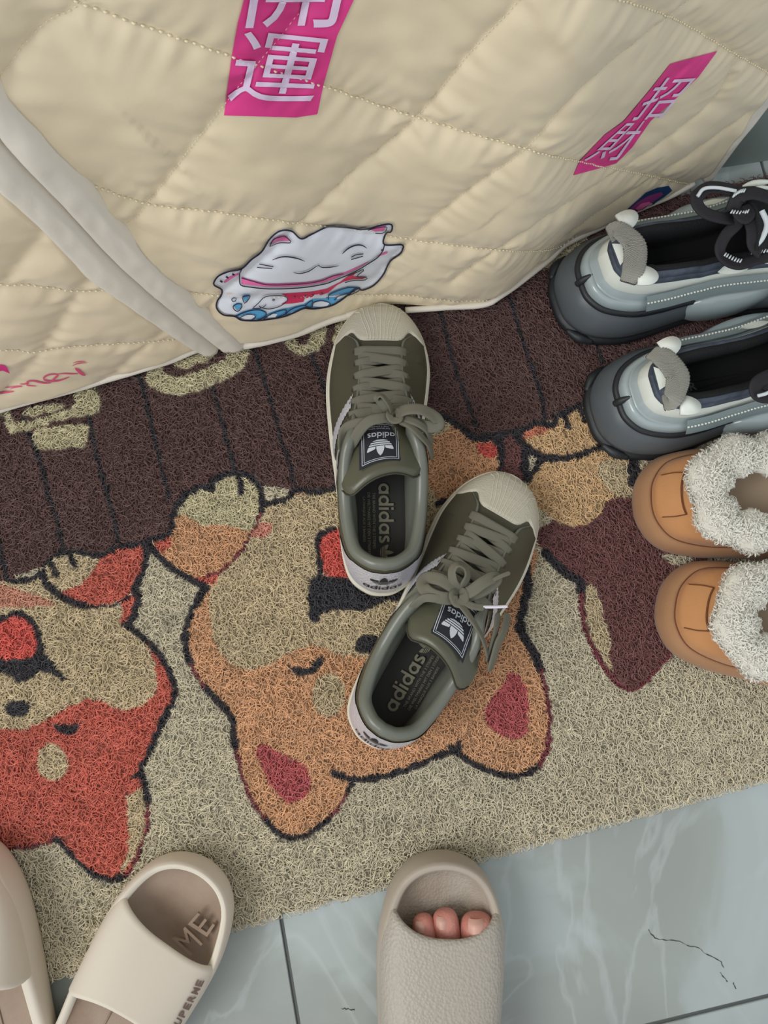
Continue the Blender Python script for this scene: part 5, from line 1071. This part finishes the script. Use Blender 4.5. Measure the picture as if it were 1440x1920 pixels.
def slide(fr, label, group, m_out, m_strap, m_fb, y0, y1, ztop, zf, rimw, toe_h, z0=ZM, front=None):
    fr.o = np.array([fr.o[0], fr.o[1], z0]); t = thing('foam_slide', label, 'slipper', tuple(fr.o), fr.rz, group)
    n = 180; O = spline(OUT_S, n, True); N = ring_frame(O); y = O[:, 1]; toe = np.clip((y - .20) / .085, 0, 1); strapm = np.clip((y - (y0 - .045)) / .045, 0, 1) * np.clip(((y1 + .02) - y) / .03, 0, 1)
    zr = .027 + toe_h * toe ** 1.1 + .010 * strapm
    def rg(ins, z): return np.c_[O - N * np.broadcast_to(ins, (n,))[:, None], z + 0 * y]
    rings = [rg(.006, 0), rg(.0015, .0025), rg(0, .008), rg(-.0006, .016), rg(.0008, zr - .003), rg(.0028, zr), rg(rimw * .6, zr + .0006), rg(rimw, zr - .001)]
    V = np.concatenate(rings); o = recalc(obj('sole', fr.w(V), grid_faces(len(rings), n, close_c=True) + [tuple(range(n))[::-1]], m_out, t))
    r2 = [rg(rimw - .0004, zr - .0008), rg(rimw + .0012, zr - .0022), rg(rimw + .0022, np.maximum(.0235, zr - .008))]
    V = np.concatenate(r2); recalc(obj('footbed_rim', fr.w(V), grid_faces(3, n, close_c=True), M_EVAR if m_out is M_EVA else m_out, t))
    fb = [rg(rimw + .002, np.maximum(.0235, zr - .0075)), rg(rimw + .006, .0215 + (zr - .027) * .35), rg(rimw + .014, .0205 + (zr - .027) * .1), np.c_[O * (.35, 1) * .6 + (0, .057), .0200 + 0 * y]]
    V = np.concatenate(fb + [np.array([[0, .14, .0200]])]); f = grid_faces(4, n, close_c=True) + [(3 * n + i, 3 * n + (i + 1) % n, 4 * n) for i in range(n)]
    fbo = recalc(obj('footbed', fr.w(V), f, m_fb, t)); WM[fbo.name] = WM[t.name]
    # strap
    iH = int(np.argmin(y)); lo = O[:iH]; lo = lo[lo[:, 1].argsort()]; hi = O[iH:]; hi = hi[hi[:, 1].argsort()]
    ns, na = 34, 37; s = np.linspace(0, 1, ns)[:, None]; th = np.linspace(0, PI, na)[None]
    a = -np.cos(th); 
    fr_c = front or (lambda a: .020 * (1 - np.abs(a) ** 2)); bk = lambda a: .016 * (1 - np.abs(a) ** 2)
    yy = y0 + bk(a) + (y1 - fr_c(a) - y0 - bk(a)) * s
    def shell(off, dz):
        xl = np.interp(yy, lo[:, 1], lo[:, 0]) + .0008 + off; xr = np.interp(yy, hi[:, 1], hi[:, 0]) - .0008 - off
        top = (ztop + (zf - ztop) * s) - dz; zb = .012
        return np.stack([(xl + xr) / 2 + np.sign(a) * np.abs(a) ** .80 * (xr - xl) / 2, yy, zb + (top - zb) * np.sin(th) ** .38], -1)
    S1, S2 = shell(0, 0), shell(.0050, .0060)
    bl = np.sin(np.linspace(0, PI, 5))[1:-1]
    fm_ = [S1[-1] * (1 - w) + S2[-1] * w + np.array([0, .0022, 0]) * b_ for w, b_ in zip((.25, .5, .75), bl)]; bm_ = [S2[0] * (1 - w) + S1[0] * w - np.array([0, .0022, 0]) * b_ for w, b_ in zip((.25, .5, .75), bl)]
    rows = [S1[i] for i in range(ns)] + fm_ + [S2[i] for i in range(ns - 1, -1, -1)] + bm_
    V = np.stack(rows); st_ = recalc(obj('strap', fr.w(V.reshape(-1, 3)), grid_faces(len(rows), na, close_r=True), m_strap, t)); WM[st_.name] = WM[t.name]
    def Sp(c, v, off=.0006):
        """on the strap: c across 0..1, v along 0..1"""
        c = np.clip(np.asarray(c, float), 0, .999) * (na - 1); v = np.clip(np.asarray(v, float), 0, .999) * (ns - 1); i = c.astype(int); j = v.astype(int); fc_ = (c - i)[..., None]; fs = (v - j)[..., None]
        p = S1[j, i] * (1 - fc_) * (1 - fs) + S1[j, i + 1] * fc_ * (1 - fs) + S1[j + 1, i] * (1 - fc_) * fs + S1[j + 1, i + 1] * fc_ * fs
        t_ = c / (na - 1) * PI; return p + np.stack([-np.cos(t_) * off, 0 * t_, np.sin(t_) * off + off * .3], -1)
    return t, fbo, st_, Sp, fr
def raised(name, ch, quad, z, m, parent, h=.0012, bold=.01):
    """letters standing on a level face, placed by their four measured corners"""
    v, f_, asp = text_mesh(ch, bold); TLq, TRq, BRq, BLq = [at(*p, z)[:2] for p in quad]; x = v[:, :1]; y_ = v[:, 1:2]
    p = BLq * (1 - x) * (1 - y_) + BRq * x * (1 - y_) + TLq * (1 - x) * y_ + TRq * x * y_; nV = len(p)
    V = np.concatenate([np.c_[p, np.full(nV, z)], np.c_[p, np.full(nV, z - h)]]); ed = {}
    for q in f_:
        for a_, b_ in zip(q, q[1:] + q[:1]): ed[(a_, b_)] = 1
    side = [(a_, a_ + nV, b_ + nV, b_) for (a_, b_) in ed if (b_, a_) not in ed]
    return obj(name, V, list(f_) + side, m, parent, smooth=False)
def strap_word(word, c0, c1, v0, v1, Sp, fr, parent, m, flip):
    """a word running along the strap edge, one letter per mesh"""
    k = len(word)
    for i, ch in enumerate(word):
        v, f_, asp = text_mesh(ch, .03); a = (i + .08 + v[:, 0] * (.80 if ch != 'I' else .3)) / k
        vv = v0 + (v1 - v0) * a; cc = c0 + (c1 - c0) * v[:, 1]
        obj('strap_letter', fr.w(Sp(cc, vv, .0009)), f_, m, parent, smooth=False)
GSL = 'pair of oatmeal foam slides'
TILT = .043
def slide_frame(tx, ty, hx, hy, k, m):
    a = at(tx, ty, .042)[:2]; b = at(hx, hy, .03)[:2]; d = (a - b) / np.linalg.norm(a - b); f = Frame(a - d * .285 * k, a, m); f.k = k; f.tilt = TILT; return f

FS = slide_frame(378, 1624, 98, 2150, .93, -1)
t1, fb1, st1, Sp1, FS = slide(FS, 'oatmeal foam slide lying askew at the mat edge, raised letters in its toe', GSL, M_EVA, M_EVA, M_FB, .156, .247, .074, .054, .0062, .010, z0=.0005, front=lambda a: .012 * (1 - a ** 2) + .028 * (.5 - .5 * a) ** 1.6 + .012 * (.5 + .5 * a) ** 2)
raised('footbed_letter', 'M', [(322, 1760), (347, 1738), (380, 1770), (357, 1793)], .0420, M_FB, fb1, .004, 0.0)
raised('footbed_letter', 'E', [(352, 1733), (371, 1711), (403, 1735), (388, 1757)], .0405, M_FB, fb1, .004, 0.0)
strap_word('SUPERME', .165, .235, .17, .89, Sp1, FS, st1, M_LOGO, False)
FL = slide_frame(-122, 1578, 26, 2150, .93, 1)
t2, fb2, st2, Sp2, FL = slide(FL, 'oatmeal foam slide cut off by the left edge of the photo', GSL, M_EVA, M_EVA, M_FB, .156, .247, .078, .056, .0100, .010, z0=.0005)
for fb_, fr_ in ((fb1, FS), (fb2, FL)):
    for x_ in (-.015, .009):
        obj('footbed_ridge', *tube_vf(fr_.w(np.array([[x_, .03, .0205], [x_ * 1.05, .07, .0208], [x_ * 1.1, .12, .0208], [x_ * 1.1, .15, .0205]])), .0007, 6), M_FB, fb_)
FG = slide_frame(836, 1607, 804, 2290, .96, 1)
t3, fb3, st3, Sp3, FG = slide(FG, 'worn grey pebbled foam slide with bare toes inside, on the tile at the mat edge', None, M_EVAS, M_EVAG, M_FBG, .085, .246, .078, .058, .0070, .016, z0=.0005)

# ================================================================= the person: a bare left foot in the grey slide
M_SKIN = mat('skin', (194, 124, 112), rough=.5, bump=('noise', 420, .6, .0012), var=(46, .5, (204, 142, 130)), sss=.06); M_NAIL = mat('toenail', (200, 154, 140), rough=.45); M_TROU = mat('pale_pink_cotton', (226, 206, 204), rough=.9, bump=('noise', 300, .3, .001))
base = FG.w(np.array([.0, .03, 0.0])); pe = thing('person', 'person seen only by the bare toes of the left foot, wearing the grey slide', 'person', (float(base[0]), float(base[1]), 0.0), FG.rz)
def fw(x, y, z): return FG.w(np.array([x, y, z]))
tips = [(895, 1714, .0130), (831, 1705, .0100), (790, 1714, .0090), (762, 1752, .0080), (738, 1772, .0075)]
V = []; E = []; Rd = []
def av(p, r): V.append(np.array(p)); Rd.append(r if isinstance(r, tuple) else (r, r)); return len(V) - 1
shin = av(fw(-.010, -.035, .52), .052); calf = av(fw(-.006, .0, .34), .050); low = av(fw(.0, .035, .16), .034); ank = av(fw(.0, .045, .095), .033); heel = av(fw(.0, .026, .052), .028); mid = av(fw(.0, .098, .060), (.026, .024))
E += [(ank, low), (low, calf), (calf, shin), (ank, heel), (ank, mid)]
for i, (px, py, r) in enumerate(tips):
    zt = .0345 + r * .9; tip = at(px, py, zt); tip = tip + np.array([0, r * .25, 0]); loc = (tip[:2] - FG.o[:2]); lx = loc @ FG.r / FG.k; ly = loc @ FG.f / FG.k
    bx = (.030, .013, -.003, -.018, -.031)[i]; by = (.172, .178, .172, .163, .152)[i]
    m1_ = av(fw(bx * .62, by - .035, .050 - .003 * i), (.016, .015)); b_ = av(fw(bx, by, .034), (.0145, .012) if i == 0 else (.0112, .0105)); k_ = av((fw(bx, by, .034) + (tip - (0, 0, -.001))) / 2 + (0, 0, .003), r * 1.10); k2 = av(tip * .72 + fw(bx, by, .034) * .28 + (0, 0, .0018), r * 1.16); e_ = av(tip, r * 1.16)
    E += [(mid, m1_), (m1_, b_), (b_, k_), (k_, k2), (k2, e_)]
mi = np.array(WM[pe.name].inverted()); VV = np.array(V) @ mi[:3, :3].T + mi[:3, 3]
me = bpy.data.meshes.new('foot'); me.from_pydata(VV.tolist(), E, []); me.update(); fo = bpy.data.objects.new('foot', me); COL.objects.link(fo); fo.parent = pe; WM['foot'] = WM[pe.name]
md = fo.modifiers.new('skin', 'SKIN'); md.use_smooth_shade = True; md.branch_smoothing = .6
for i, r in enumerate(Rd): me.skin_vertices[0].data[i].radius = r
me.skin_vertices[0].data[ank].use_root = True
sb_ = fo.modifiers.new('sub', 'SUBSURF'); sb_.levels = 2; sb_.render_levels = 3; me.materials.append(M_SKIN)
for i, (px, py, r) in enumerate(tips[:3]):
    zt = .0345 + r * .9; c = at(px, py + (30, 30, 28)[i], zt + r * 1.12); a_, b_ = np.meshgrid(np.linspace(-1, 1, 9), np.linspace(-1, 1, 9)); rr = r * .52
    X = c[0] + a_ * rr; Y = c[1] + b_ * rr * .85 + .001; Z = c[2] + .0006 - (a_ ** 2) * r * .30 - np.clip(b_, 0, 1) ** 2 * r * .30
    k_ = np.clip(1.0 - (a_ ** 4 * b_ ** 4) * .25, 0, 1); X = c[0] + (X - c[0]) * k_
    nb = obj('toenail', np.stack([X, Y, Z], -1).reshape(-1, 3), grid_faces(9, 9), M_NAIL, pe)
# trouser leg of the person, its hem just enters the picture
hemc = at(690, 1913, .115); cc_ = fw(-.004, .012, 0)[:2]; 
aa = np.arange(28) * 2 * PI / 28; rows = []
rad = .050 
for z, kx in ((.110, .97), (.114, 1.0), (.14, 1.0), (.20, 1.02), (.30, 1.06), (.42, 1.1), (.52, 1.14)):
    sh = fw(0, -.05 * (z - .11) / .4, 0)[:2] - fw(0, 0, 0)[:2]; rows.append(np.stack([cc_[0] + sh[0] + rad * kx * np.cos(aa) * (1 + .03 * np.sin(5 * aa)), cc_[1] + sh[1] + rad * kx * np.sin(aa), z + 0 * aa], 1))
inn_ = [np.stack([cc_[0] + (r_[:, 0] - cc_[0]) * .93, cc_[1] + (r_[:, 1] - cc_[1]) * .93, r_[:, 2]], 1) for r_ in rows[:3]][::-1]
rows = inn_ + rows; recalc(obj('trouser_leg', np.concatenate(rows), grid_faces(len(rows), 28, close_c=True) , M_TROU, pe))
